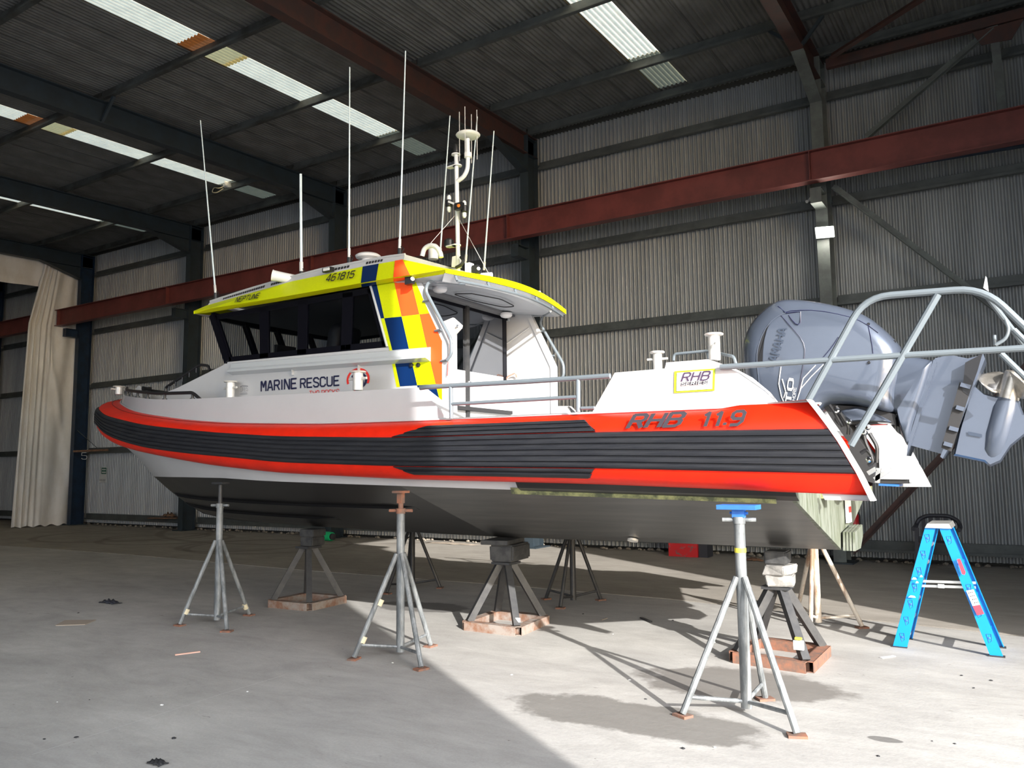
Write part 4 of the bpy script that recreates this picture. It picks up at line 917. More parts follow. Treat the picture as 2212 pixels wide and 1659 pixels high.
mb = MB(); mb.grid([[R0, V(R0.x-.12, YC, R0.z), mir(R0)], [q2, V(q2.x-.14, YC, q2.z+.01), mir(q2)]]); mb.build('roof_rim', M['white'], B)
_a, _b, _c = aty(600, 643, 6.0), aty(778, 611.8, 6.0), aty(629, 608, 6.17); NP = (_b-_a).cross(_c-_a).normalized()
if NP.y > 0: NP = -NP
U = lambda x, y: atplane(x, y, _a, NP)+NP*.022
# names on the roof band
lettering('NEPTUNE', U(510, 656), U(560, 646), U(515, 646), M['black'], B, bold=.026, label='black ship name on the roof band')
lettering('461815', U(706, 611.5), U(765, 603), U(711.5, 597), M['black'], B, bold=.022, label='black registration number on the roof band')
s_ = lambda x, y: S(x, y)+V(0, -.005, 0)
lettering('MARINE', s_(565, 845), s_(641, 838.5), s_(565, 825), M['navy'], B, bold=.026, label='navy side lettering')
lettering('RESCUE', s_(650, 838), s_(733, 832), s_(650, 819), M['navy'], B, bold=.026, label='navy side lettering')
lettering('TWO ROCKS', s_(669, 856), s_(733, 852), s_(669, 845), M['redtext'], B, bold=.01, label='red side lettering half hidden by the bulwark')
def arc(c, r0, r1, a0, a1, m, nm='emblem_arc'):
    mb = MB(); n = 24; ux = (s_(c[0]+1, c[1]-.09)-s_(*c)); uy = (s_(c[0], c[1]-1)-s_(*c)); o = s_(*c); rows = []
    for i in range(n+1):
        a = math.radians(a0+(a1-a0)*i/n); rows.append([o+ux*r0*math.cos(a)+uy*r0*math.sin(a), o+ux*r1*math.cos(a)+uy*r1*math.sin(a)])
    mb.grid(rows); return mb.build(nm, m, B)
arc((774, 820), 20.5, 25, -25, 200, M['redtext']); arc((775, 822), 14, 18.5, -60, 150, M['navy']); arc((776, 828), 8, 11, -50, 60, M['navy']); arc((772, 841), 0, 7, 150, 215, M['redtext'])
lettering('DFES', s_(520.5, 846), s_(536, 844.5), s_(520.5, 836), M['greytext'], B, label='small grey print beside the forward bollard')
for y0 in (849, 851.5):
    mb = MB(); mb.prism([s_(520, y0), s_(535, y0-1), s_(535, y0-.3), s_(520, y0+.7)], (0, -.002, 0)); mb.build('print_line', M['greytext'], B)
mb = MB(); mb.tube([s_(519.5, 835.5), s_(524, 833.2), s_(529, 832.7), s_(536.5, 834)], .0025, 5); mb.build('print_line', M['greytext'], B)
for x_ in (890, 905):
    q = S(x_, 789); mb = MB(); mb.lathe(q, (0, -1, 0), [(.022, 0), (.022, .02), (.012, .022)], 12); mb.build('deck_filler', M['black'], B, True)
# interior: floor, lining, consoles, seats
mb = MB(); mb.box((-6.5, YC, 2.28), (2.6, 2.05, .04)); mb.build('cabin_floor', M['blackm'], B)
mb = MB(); mb.box((-6.6, YC, 3.47), (2.9, 2.05, .03)); mb.build('headliner', M['headliner'], B)
mb = MB(); mb.prism([V(-7.75, 6.3, 2.3), V(-7.2, 6.3, 2.3), V(-7.3, 6.3, 2.80), V(-7.6, 6.3, 2.92), V(-7.8, 6.3, 2.92)], (0, 1.8, 0)); mb.build('helm_console', M['blackm'], B)
for (sx, sy) in ((-6.75, 6.75), (-6.75, 7.65), (-5.9, 6.75), (-5.9, 7.65)):
    mb = MB(); mb.pillow([V(sx-.22, 0, 2.72), V(sx+.2, 0, 2.70), V(sx+.3, 0, 3.25), V(sx+.2, 0, 3.30), V(sx+.10, 0, 2.84), V(sx-.22, 0, 2.84)], sy, .22); mb.box((sx, sy, 2.5), (.2, .2, .45)); mb.build('helm_seat', M['seat'], B, True, 50)
mb = MB(); mb.box((-7.55, 6.75, 3.02), (.05, .3, .22)); mb.box((-7.55, 7.35, 3.02), (.05, .3, .22)); mb.build('helm_screen', M['black'], B)
# aft bulkhead with dark glass and door post
XB = -5.28
mb = MB(); mb.box((XB, YC, 2.27), (.04, 2.1, .88)); mb.build('aft_bulkhead', M['white'], B)
mb = MB(); mb.box((XB, YC, 3.46), (.04, 2.1, .08)); mb.box((XB, 6.26, 3.05), (.045, .10, .85)); mb.box((XB, 8.16, 3.05), (.045, .08, .85)); mb.box((XB+.01, 6.30, 3.1), (.05, .05, .8)); mb.build('bulkhead_frame', M['gasket'], B)
mb = MB(); mb.box((XB+.02, 7.36, 2.72), (.05, .055, 1.48)); ps = mb.build('door_post', M['standd'], B)
for (ya, yb) in ((6.30, 7.33), (7.39, 8.13)):
    mb = MB(); mb.box((XB+.015, (ya+yb)/2, 3.06), (.006, yb-ya, .74)); mb.build('bulkhead_pane', M['glassd'], B)
mb = MB(); mb.box((XB+.06, 7.36, 2.56), (.03, .03, .06)); mb.build('door_latch', M['chrome'], ps)
# far wing instruments and groove, soffit details
FY = 2*YC-YS-.04
q = aty(1092, 686, FY); mb = MB(); mb.box(q, (.11, .02, .1)); mb.lathe(q+V(0, -.01, 0), (0, -1, 0), [(.04, 0), (.035, .015)], 16); mb.build('socket', M['greypaint'], B, True)
q = aty(1106, 682, FY); mb = MB(); mb.lathe(q, (0, -1, 0), [(.02, 0), (.015, .015)], 12); mb.build('vent', M['black'], B)
mb = MB(); mb.tube([aty(1079, 757, FY-.01), aty(1088, 752, FY-.01)], .007, 6); mb.tube([aty(1095, 742, FY-.01), aty(1143, 708, FY-.01)], .008, 6); mb.build('groove_rail', M['white'], B)
mb = MB(); mb.tube([aty(1094, 845, FY-.02), aty(1094, 815, FY-.05), aty(1114, 805, FY-.05), aty(1116, 815, FY-.02)], .009, 8, .03); mb.build('grab_handle', mat('copper_handle', (.55, .33, .25), .4, .5), B, True)
for (x_, y_) in ((950, 618), (1093, 663)):
    q = aty(x_, y_, 6.45 if x_ < 1000 else 8.0); q.z = 3.44; mb = MB(); mb.lathe(q, (0, 0, -1), [(.075, -.02), (.075, .005), (.06, .025), (.03, .035)], 18); mb.build('soffit_light', M['white2'], B, True)
mb = MB(); hp = [V(-4.75, 6.75, 3.425), V(-4.68, 7.2, 3.435), V(-4.75, 7.6, 3.43), V(-4.95, 7.65, 3.455), V(-5.05, 7.2, 3.465), V(-5.0, 6.75, 3.455)]; mb.tube(hp+[hp[0]], .006, 5, .08); mb.build('soffit_hatch', M['blackm'], B)
# grab rails around the aft opening
for s in (-1, 1):
    f = (lambda p: p) if s < 0 else mir; yy = YS-.03
    P = [aty(x_, y_, yy) for (x_, y_) in ((984, 608), (925, 608), (919, 628), (975, 735), (975, 765), (965, 778))]
    P[0] = V(-4.55, 6.35, 3.43)
    mb = MB(); mb.tube([f(p) for p in P], .017, 8, .06); mb.build('wing_rail', M['tubegrey'], B, True)
    for (x_, y_) in ((927, 648), (953, 712), (966, 778)):
        q = aty(x_, y_, yy); mb = MB(); mb.tube([f(q), f(q+V(-.09, .02, .0))], .012, 6); mb.build('rail_stub', M['tubegrey'], B)
mb = MB(); mb.tube([mid_b(i/n)+V(.0, 0, -.055) for i in range(1, n)], .015, 8); mb.build('roof_edge_rail', M['tubegrey'], B, True)
for i in range(1, n, 3):
    q = mid_b(i/n); mb = MB(); mb.tube([q+V(-.02, 0, 0), q+V(0, 0, -.055)], .014, 8); mb.build('rail_stub', M['tubegrey'], B)
# white davit post and head plate
q0 = aty(979, 897, 6.35); q1 = aty(979, 705, 6.35); mb = MB(); mb.tube([V(q0.x, q0.y, 1.9), V(q0.x, q0.y, q1.z)], .042, 16); mb.build('davit_post', M['white'], B, True)
P = [aty(x_, y_, 6.30) for (x_, y_) in ((958, 694), (978, 686), (996, 702), (995, 708), (975, 730), (966, 722))]
mb = MB(); mb.prism(P, (0, .03, 0)); dh = mb.build('davit_head', M['aluwhite'], B); mb = MB(); mb.lathe(aty(990, 704, 6.295), (0, -1, 0), [(.012, 0), (.01, .02)], 10); mb.build('davit_bolt', M['chrome'], dh)
# red cord, low white locker behind rail
mb = MB(); mb.tube([aty(968, 782, 6.1), aty(967, 800, 6.1), aty(966, 812, 6.1)], .004, 5); mb.build('cord', M['redtext'], B)
mb = MB(); mb.box((-4.6, 7.9, 2.05), (.3, .5, .3)); mb.build('deck_locker', M['white'], B)

# roof equipment
def whip(b, t, r=.011, r1=.006, base=.22, y=6.3, far=False):
    p = aty(*b, y); q = aty(*t, y); mb = MB(); mb.tube([p, q], r, 8, r1=r1); w = mb.build('whip_aerial', M['steelwire'], B, True)
    d = (q-p).normalized(); mb = MB(); mb.tube([p-V(0, 0, .05), p+d*.03], .022, 8); mb.tube([p+V(.03, 0, -.02), p+V(.06, 0, .02), p+V(.02, 0, .05)], .006, 5); mb.build('aerial_base', M['black'], w)
    mb = MB(); mb.tube([p+d*.02, p+d*base*.6], r*1.45, 8); mb.build('aerial_ferrule', M['aluwhite'], w)
whip((466, 638), (433, 260)); whip((651, 590), (649.5, 376), .016, .015, y=6.4); whip((754, 562), (755.5, 145)); whip((863, 543), (876, 110))
whip((950, 560), (972, 250), y=7.5); whip((1005, 575), (1031, 252), y=7.3); whip((1045, 590), (1067, 283), y=7.6)
p0 = aty(990, 572, 6.9); p1 = aty(985.5, 332, 6.9)
mst = MB(); mst.tube([p0-V(0, 0, .08), V(p1.x, p1.y, p1.z)], .024, 12); mast = mst.build('mast', M['white2'], B, True)
mb = MB(); P = [aty(x_, y_, 6.9) for (x_, y_) in ((987, 392), (1002, 382), (1010, 366), (1011, 345), (1010, 300))]; mb.tube(P, .024, 10, .08); mb.lathe(P[3]+V(0, 0, .05), (0, 0, 1), [(.03, -.03), (.042, -.025), (.042, .025), (.03, .03)], 12); mb.build('mast_branch', M['white2'], mast, True)
q = aty(1011, 292, 6.9); mb = MB(); mb.lathe(q, (0, 0, 1), [(.10, -.02), (.125, -.012), (.135, 0), (.125, .012)], 24); mb.build('aerial_disc', M['white2'], mast, True)
for (a, dx) in ((0.4, 0), (1.8, 0), (3.4, 0), (5.0, 0)):
    e = q+V(math.cos(a)*.10, math.sin(a)*.10, 0); mb = MB(); mb.tube([e-V(0, 0, .28), e+V(0, 0, .28)], .0045, 6); mb.build('disc_whip', M['aluwhite'], mast)
def flange(x_, y_, dx=0.0, r=.05):
    c = aty(x_, y_, 6.9); mb = MB(); mb.lathe(c, (0, 0, 1), [(r, -.006), (r, .006)], 18)
    if dx: mb.prism([c+V(0, -.045, -.006), c+V(dx, -.035, -.006), c+V(dx*1.12, 0, -.006), c+V(dx, .035, -.006), c+V(0, .045, -.006)], (0, 0, .012))
    mb.build('mast_flange', M['white2'], mast, True); return c
flange(985, 334); flange(988, 358, -.12); c = flange(986, 530, -.12)
mb = MB(); mb.lathe(c+V(-.1, 0, .006), (0, 0, 1), [(.055, 0), (.055, .06), (.035, .08)], 16); mb.build('camera_dome', M['black'], mast, True)
mb = MB(); mb.lathe(aty(985, 330, 6.9), (0, 0, 1), [(.035, 0), (.04, .03), (.035, .05), (.038, .07), (.03, .09)], 14); mb.build('mast_light', M['black'], mast, True)
for (x_, y_) in ((970, 440), (1003, 452)):
    c = aty(x_, y_, 6.85); mb = MB(); mb.lathe(c, (0, 0, 1), [(.03, -.04), (.04, -.03), (.04, .03), (.03, .04)], 14); b_ = mb.build('signal_lamp', M['black'], mast, True)
    for s in (-1, 1):
        mb = MB(); mb.lathe(c+V(0, 0, s*.04), (0, 0, s), [(.024, 0), (.024, .035), (.012, .055)], 12); mb.build('lens', M['clear'], b_, True)
a, b_ = aty(970, 436, 6.83), aty(1003, 449, 6.83); mb = MB(); mb.beam(a, b_, .02, .035, (0, 1, 0)); mb.build('lamp_bar', M['white2'], mast)
c = aty(992, 446, 6.80); mb = MB(); mb.box(c, (.10, .05, .075)); mb.build('lamp_box', M['black'], mast); mb = MB(); mb.lathe(c+V(.01, -.025, 0), (0, -1, 0), [(.02, 0), (.015, .012)], 12); mb.build('amber_lens', M['amber'], mast, True)
mb = MB(); mb.tube([aty(983, 465, 6.9), aty(907, 552, 6.6)], .003, 5); mb.tube([aty(990, 470, 6.9), aty(1055, 590, 6.6)], .003, 5); mb.build('stay_wire', M['aluwhite'], mast)
mb = MB(); c = aty(987, 560, 6.9); mb.prism([c+V(-.06, -.02, -.08), c+V(.05, -.02, -.1), c+V(.04, -.02, .04), c+V(-.05, -.02, .03)], (0, .04, 0)); mb.build('mast_foot', M['white2'], mast)
mb = MB(); mb.tube([aty(995, 555, 6.85), aty(1002, 562, 6.85), aty(997, 572, 6.85), aty(985, 578, 6.85)], .018, 8, .05); mb.build('cable_loop', M['black'], mast, True)
P = [aty(x_, y_, 6.6) for (x_, y_) in ((912, 553), (916, 537), (930, 529), (944, 534), (952, 548), (953, 556))]; mb = MB(); mb.tube(P, .026, 10, .05); mb.build('cable_conduit', M['white2'], B, True)
mb = MB(); q = aty(936, 560, 6.8); mb.lathe(q, (0, 0, 1), [(.055, 0), (.055, .15), (.04, .165)], 16); mb.build('vent_cowl', M['white2'], B, True)
q = aty(795, 569, 6.9); q.z = 3.90; mb = MB(); mb.lathe(q, (0, 0, 1), [(.08, 0), (.09, .04), (.07, .16), (.14, .18), (.15, .205), (.12, .225), (.03, .24)], 22); mb.build('radome', M['white2'], B, True)
q = aty(590, 595, 6.10); e = aty(636, 604, 6.26); mb = MB(); mb.tube([q, lerp(q, e, .3), e], .062, 14, r1=.055); mb.lathe(q, (q-e), [(.062, 0), (.066, .01), (.05, .012), (.045, -.02)], 14); mb.build('hailer_horn', M['white2'], B, True)
q = aty(709, 583, 6.14); mb = MB(); mb.box(q, (.13, .05, .045)); mb.build('side_light', M['black'], B); mb = MB(); mb.box(q+V(0, -.028, 0), (.09, .01, .03)); mb.build('side_light_lens', M['clear'], B)
def nav(x_, y_, Y, w, m='black', lens=True):
    q = aty(x_, y_, Y); mb = MB(); mb.box(q, (w, .05, w*1.15)); b_ = mb.build('deck_floodlight', M[m], B)
    if lens: mb = MB(); mb.lathe(q+V(w*.5, -.01, .0), (1, -.6, 0), [(w*.25, -.02), (w*.25, .01)], 10); mb.build('lens', M['clear'], b_, True)
    return b_
nav(885, 604, 6.05, .085); nav(1028, 582, 6.9, .075); q = aty(1014, 580, 6.9); mb = MB(); mb.box(q, (.06, .08, .11)); mb.build('lamp_pedestal', M['white2'], B)
for (x_, y_, Y) in ((1052, 593, 7.0), (1157, 632, 8.2)):
    q = aty(x_, y_, Y); mb = MB(); mb.tube([q-V(.07, 0, -.0), q+V(.06, 0, -.01)], .026, 10); mb.build('stern_lamp', M['greypaint'], B, True)
q = aty(1121, 627, 7.8); mb = MB(); mb.lathe(q, (1, -.3, .2), [(.025, -.03), (.03, 0), (.02, .03)], 10); mb.build('stern_lamp', M['clear'], B, True)

# ---- aft pods with bollards and the maker's sticker
PP = [(1278, 893), (1328, 805), (1399, 799), (1436, 796), (1439, 783), (1530, 776), (1561, 788), (1595, 806), (1636, 840), (1665, 877)]
P = [aty(x_, y_, 5.78) for (x_, y_) in PP]
for s in (-1, 1):
    Q = P if s < 0 else [mir(p) for p in P]; mb = MB(); n_ = len(Q); Q2 = [p+V(0, -s*.34, 0) for p in Q]; Q = [V(p.x, p.y, p.z) for p in Q]
    lo = [V(Q[0].x, Q[0].y, 1.9)]+Q+[V(Q[-1].x, Q[-1].y, 1.9)]; mb.prism(lo, (0, -s*.36, 0)); mb.build('quarter_pod', M['white'], B)
Yp = 5.775; a = lambda x_, y_: aty(x_, y_, Yp)
mb = MB(); mb.prism([a(1457, 802), a(1545, 796), a(1543.5, 844), a(1456, 849)], (0, -.003, 0)); st = mb.build('maker_sticker', M['lime'], B)
Yp = 5.770; mb = MB(); mb.prism([a(1462.5, 805.5), a(1539.5, 800), a(1538.5, 840), a(1461.5, 845)], (0, -.003, 0)); mb.build('sticker_face', M['stickw'], st)
Yp = 5.760; lettering('RHB', a(1472, 824), a(1529, 820), a(1478, 806), mat('purple_black_print', (.05, .03, .07), .5), st, 'sticker_print', bold=.02)
Yp = 5.763
mb = MB(); mb.prism([a(1470, 833.5), a(1528, 829.5), a(1529.5, 822), a(1472.5, 825.5)], (0, -.0015, 0)); mb.build('sticker_print', M['darktext'], st)
Yp = 5.757; lettering('SERIES', a(1472, 832.5), a(1526, 829), a(1473.5, 826.5), M['stickw'], st, 'sticker_print', spacing=1.25, bold=.02)
lettering('CORDINA MARINE', a(1478, 839.5), a(1527, 836.5), a(1478.5, 835.5), M['greytext'], st, 'sticker_print')
lettering('HOME COMMERCIAL AND MARINE', a(1482, 842), a(1523, 839.7), a(1482, 840.7), M['greytext'], st, 'sticker_print')
c_ = a(1472.5, 839.5); mb = MB(); d_ = .0125; mb.tube([c_+V(-d_, 0, 0), c_+V(0, 0, d_), c_+V(d_, 0, 0), c_+V(0, 0, -d_), c_+V(-d_, 0, 0)], .0018, 4); mb.build('sticker_print', mat('pale_blue_print', (.2, .45, .7), .5), st)
# rails
def tubepart(pts, r, name, bend=.0, m='tubegrey', both=True):
    for s in ((-1, 1) if both else (-1,)):
        Q = pts if s < 0 else [mir(p) for p in pts]; mb = MB(); mb.tube(Q, r, 10, bend); mb.build(name, M[m], B, True)
ry = 5.56
tubepart([aty(908, 838, ry), aty(925, 836, ry), aty(1140, 824, ry), aty(1318, 812, ry)], .021, 'side_rail')
tubepart([aty(974, 873, ry), aty(1100, 866, ry), aty(1248, 857.5, ry)], .016, 'side_rail')
tubepart([aty(974, 834, ry), aty(975, 904, ry)], .019, 'rail_post'); tubepart([aty(1249, 818, ry), aty(1249, 890, ry)], .018, 'rail_post')
tubepart([aty(1256, 882, ry), aty(1284, 881, ry)], .014, 'side_rail')
ty = 5.75
tubepart([aty(1556, 793, ty), aty(1791, 778, ty), aty(1946, 768, ty), aty(2230, 751, ty)], .021, 'stern_frame_rail', both=False)
lg = [aty(1738, 874, ty), aty(1852, 667, ty), aty(1872, 640, ty), aty(2020, 630, ty), aty(2128, 624, ty), aty(2150, 640, ty), aty(2230, 722, ty)]
tubepart([aty(1738, 880, ty), aty(1868, 642, ty), aty(2125, 622, ty), aty(2230, 722, ty)], .023, 'stern_frame_hoop', .16, both=False)
tubepart([aty(1838, 962, ty), aty(2026, 636, ty)], .024, 'stern_frame_leg', both=False)
tubepart([aty(2132, 640, 6.0), aty(2212, 745, 6.3), aty(2240, 790, 6.4)], .018, 'stern_frame_brace', both=False)
tubepart([aty(2172, 690, 6.1), aty(2180, 712, 6.1), aty(2172, 733, 6.1), aty(2150, 745, 6.1)], .012, 'stern_frame_hook', .05, both=False)
tubepart([aty(2190, 712, 6.1), aty(2230, 752, 6.1)], .018, 'stern_frame_brace', both=False); tubepart([aty(2149, 746, 6.3), aty(2148, 724, 6.3)], .012, 'stern_frame_peg', both=False)
tubepart([aty(2162, 764, 6.6), aty(2230, 830, 6.6)], .022, 'stern_frame_brace', both=False)
mb = MB(); mb.prism([aty(2124, 622, ty), aty(2129, 596, ty), aty(2132, 600, ty), aty(2136, 630, ty)], (0, .012, 0)); mb.build('frame_lug', M['alu'], B)
tubepart([aty(1455, 779, 6.25), aty(1456, 765, 6.25), aty(1528, 758, 6.25), aty(1585, 770, 6.0), aty(1590, 786, 6.0)], .012, 'pod_rail', .05, both=False)
tubepart([aty(1528, 758, 6.25), aty(1530, 775, 6.25)], .012, 'pod_rail', both=False)
# ---- outboard, tilted up
E_ = MB; EY = 6.95
OB = bpy.data.objects.new('outboard_motor', None); COL.objects.link(OB); OB.parent = B; OB['_o'] = tuple(B['_o']); OB['label'] = 'blue grey outboard tilted clear of the transom'
def e(x_, y_): return aty(x_, y_, EY)
def spl(pts, n=4):
    P = [Vector(p) for p in pts]; o = []; N = len(P)
    for i in range(N):
        p0, p1, p2, p3 = P[i-1], P[i], P[(i+1) % N], P[(i+2) % N]
        for k in range(n):
            t = k/n; o.append(.5*((2*p1)+(p2-p0)*t+(2*p0-5*p1+4*p2-p3)*t*t+(3*p1-p0-3*p2+p3)*t**3))
    return o
cowl = spl([e(*q) for q in ((1617, 800), (1616, 750), (1628, 712), (1655, 679), (1690, 656), (1730, 653), (1786, 660), (1845, 674), (1888, 694), (1946, 750), (1952, 800), (1944, 850), (1938, 893), (1900, 888), (1846, 878), (1797, 880), (1760, 905), (1700, 915), (1650, 890), (1628, 850))])
PR = ((-1, .70), (-.97, .80), (-.85, .92), (-.6, .98), (0, 1), (.6, .98), (.85, .92), (.97, .80), (1, .70))
mb = MB(); mb.pillow(cowl, EY, .30, PR); cw = mb.build('cowl', M['engine'], OB, True, 60)
# the cowl's near face carries recessed seams, a dark intake, handle recess and lettering
NF = EY-.30
def face(x_, y_): return aty(x_, y_, NF)
nf = lambda x_, y_: aty(x_, y_, NF-.004)
def seam(pts, r=.003): mb = MB(); mb.tube([nf(*q) for q in pts], r, 5, .05); return mb.build('cowl_seam', M['navy'], OB)
def onc(x_, y_):
    """near surface of the pillow at this pixel (iterated)"""
    c = sum(cowl, Vector())/len(cowl); Y = EY-.30
    best = None
    for k in range(60):
        t = -1+k/60*1.0
        p = aty(x_, y_, EY+t*.30); kk = interp(t, [q[0] for q in PR], [q[1] for q in PR])
        v = V((p.x-c.x)/kk+c.x, 0, (p.z-c.z)/kk+c.z)
        ins = False; n_ = len(cowl)
        for i in range(n_):
            a_, b_ = cowl[i], cowl[(i+1) % n_]
            if (a_.z > v.z) != (b_.z > v.z) and v.x < (b_.x-a_.x)*(v.z-a_.z)/(b_.z-a_.z)+a_.x: ins = not ins
        if ins: return p+(C0-p).normalized()*.006
    return aty(x_, y_, EY-.15)
def Z5(u, v): return (1600+u/5.927, 620+v/5.927)
def cseam(L, r=.0028, m='navy', nm='cowl_seam'):
    P = [onc(*Z5(*q)) for q in L]; mb = MB(); mb.tube(P, r, 5); return mb.build(nm, M[m], OB, True)
cseam([(480, 245), (570, 325), (640, 305), (760, 297), (900, 297), (1080, 315), (1250, 348), (1400, 385), (1520, 430), (1640, 495), (1760, 585)])
cseam([(515, 360), (600, 455), (680, 545), (760, 640), (805, 720), (822, 800), (815, 900), (795, 1040), (770, 1180), (740, 1350)])
cseam([(1060, 895), (1140, 800), (1200, 720), (1250, 640)])
cseam([(575, 330), (470, 380), (390, 440), (320, 530), (265, 640), (225, 760), (208, 860), (208, 960), (230, 1200), (262, 1350)], .0035, 'engine', 'cowl_ridge')
cseam([(1632, 500), (1660, 620), (1685, 760), (1695, 850)]); cseam([(580, 335), (700, 320), (765, 318), (765, 450), (735, 482), (700, 470), (650, 410), (615, 360)], .004)
mb = MB(); P = [onc(*Z5(*q)) for q in ((372, 470), (330, 560), (300, 680), (285, 820), (280, 960), (208, 960), (212, 840), (235, 720), (285, 580), (340, 490))]
mb.add(P, [tuple(range(len(P)))]); mb.build('cowl_intake', M['black'], OB)
def cletter(txt, BLq, BRq, TLq, m, bold=.02):
    return lettering(txt, onc(*Z5(*BLq)), onc(*Z5(*BRq)), onc(*Z5(*TLq)), M[m], OB, 'cowl_lettering', bold=bold, thick=.004)
cletter('YAMAHA', (434, 1040), (585, 535), (345, 1020), 'engined', .03)
cletter('TO', (640, 1490), (680, 1190), (575, 1480), 'aluwhite', .03); cletter('SHORE', (690, 1500), (712, 1290), (655, 1490), 'aluwhite', .0)
for L in ([(515, 1020), (487, 1240), (520, 1400), (560, 1500)], [(530, 1180), (575, 1340), (550, 1420)], [(1060, 990), (900, 1150), (770, 1300), (720, 1450)], [(960, 1000), (800, 1170), (760, 1320)]):
    cseam(L, .004, 'aluwhite', 'cowl_stripe')
def Z6(u, v): return (1580+u/3.456, 580+v/3.456)
def epoly(L, fn=None): return [e(*Z6(*q)) for q in L]
mid = spl(epoly([(1240, 640), (1380, 665), (1500, 690), (1530, 700), (1480, 880), (1430, 1030), (1380, 1180), (1335, 1330), (1290, 1250), (1262, 1150), (1235, 1080), (1100, 1060), (980, 1035), (1010, 900), (1100, 760)]))
mb = MB(); mb.pillow(mid, EY, .19); mb.build('midsection', M['engine'], OB, True, 60)
sleeve = epoly([(1530, 680), (1640, 655), (1770, 682), (1880, 655), (1800, 900), (1700, 1140), (1575, 1385), (1340, 1320), (1420, 1060)])
mb = MB(); mb.prism([V(p.x, EY-.10, p.z) for p in sleeve], (0, .2, 0)); mb.build('leg_casing', M['engine'], OB)
ap = epoly([(1885, 650), (1900, 690), (1660, 1300), (1590, 1420), (1572, 1405), (1640, 1240)])
mb = MB(); mb.prism([V(p.x, EY-.16, p.z) for p in ap], (0, .32, 0)); mb.build('cavitation_plate', M['engine'], OB)
ap2 = epoly([(1755, 720), (1880, 655), (1845, 780), (1780, 960), (1735, 930)]); mb = MB(); mb.prism([V(p.x, EY-.165, p.z) for p in ap2], (0, .02, 0)); mb.build('trim_bracket', M['black'], OB)
for (A_, B_) in (((1722, 880), (1795, 900)), ((1690, 1045), (1748, 1062)), ((1640, 1195), (1706, 1213)), ((1600, 1308), (1662, 1326))):
    mb = MB(); a_ = e(*Z6(*A_)); b_ = e(*Z6(*B_)); a_.y = b_.y = EY-.175; mb.beam(a_, b_, .02, .03, (0, 0, 1)); mb.build('leg_rib', M['engine'], OB)
mb = MB(); g = epoly([(1715, 860), (1800, 900), (1655, 1370), (1580, 1340)]); mb.prism([V(p.x, EY-.163, p.z) for p in g], (0, .01, 0)); mb.build('leg_recess', M['blackm'], OB)
spl_ = epoly([(1340, 1280), (1520, 700), (1535, 690), (1545, 715), (1350, 1340), (1325, 1400)]); mb = MB(); mb.prism([V(p.x, EY-.15, p.z) for p in spl_], (0, .3, 0)); mb.build('splash_plate', M['engine'], OB)
low_ = epoly([(1810, 870), (1880, 930), (1975, 955), (2130, 975), (2150, 1000), (2184, 1090), (2260, 1110), (2200, 1240), (2090, 1330), (2010, 1450), (1930, 1485), (1890, 1450), (1655, 1400), (1700, 1200), (1760, 1000)])
mb = MB(); mb.pillow(low_, EY, .065, ((-1, .93), (-.5, .98), (0, 1), (.5, .98), (1, .93))); mb.build('lower_unit', M['engine'], OB, True, 40)
g0 = e(*Z6(2060, 975)); g1 = e(*Z6(1925, 1470)); ax = (g1-g0); L_ = ax.length
mb = MB(); mb.lathe(V(g0.x, EY, g0.z), ax, [(.085, 0), (.098, L_*.15), (.098, L_*.55), (.085, L_*.78), (.055, L_*.93), (.015, L_)], 20); gc = mb.build('gearcase', M['engine'], OB, True, 40)
q = g0+ax*.9; mb = MB(); mb.lathe(V(q.x, EY-.045, q.z), V(-.2, -1, -.3), [(.03, -.02), (.028, .012)], 10); mb.build('water_pickup', M['engined'], OB)
mb = MB(); q = [aty(x_, y_, EY-.073) for (x_, y_) in ((2091, 932), (2121, 938), (2121, 945), (2092, 940))]; mb.prism(q, (0, -.003, 0)); mb.build('badge', M['engined'], OB)
hub = V(g0.x, EY, g0.z)-ax.normalized()*.12; d_ = -ax.normalized()
mb = MB(); mb.lathe(V(g0.x, EY, g0.z), d_, [(.075, 0), (.07, .10), (.065, .2), (.05, .21)], 18); pr = mb.build('propeller', M['prop'], OB, True, 40)
a_ = d_.cross(V(0, 1, 0)).normalized(); b2 = V(0, 1, 0)
for k in range(3):
    th = k*2*math.pi/3+2.2; R_ = lambda t: a_*math.cos(t)+b2*math.sin(t); mb = MB(); rows = []
    for i in range(6):
        rr = .06+.16*i/5; w_ = .95*math.sin(math.pi*(.30+.62*i/5)); row = []
        for j in range(7):
            u = (j/6-.5); row.append(V(g0.x, EY, g0.z)+d_*(.10+u*.16*w_/.9+.02*i/5)+R_(th+u*w_*1.3)*rr)
        rows.append(row)
    mb.grid(rows); o = mb.build('blade', M['prop'], pr, True, 80); o.modifiers.new('s', 'SOLIDIFY').thickness = .006
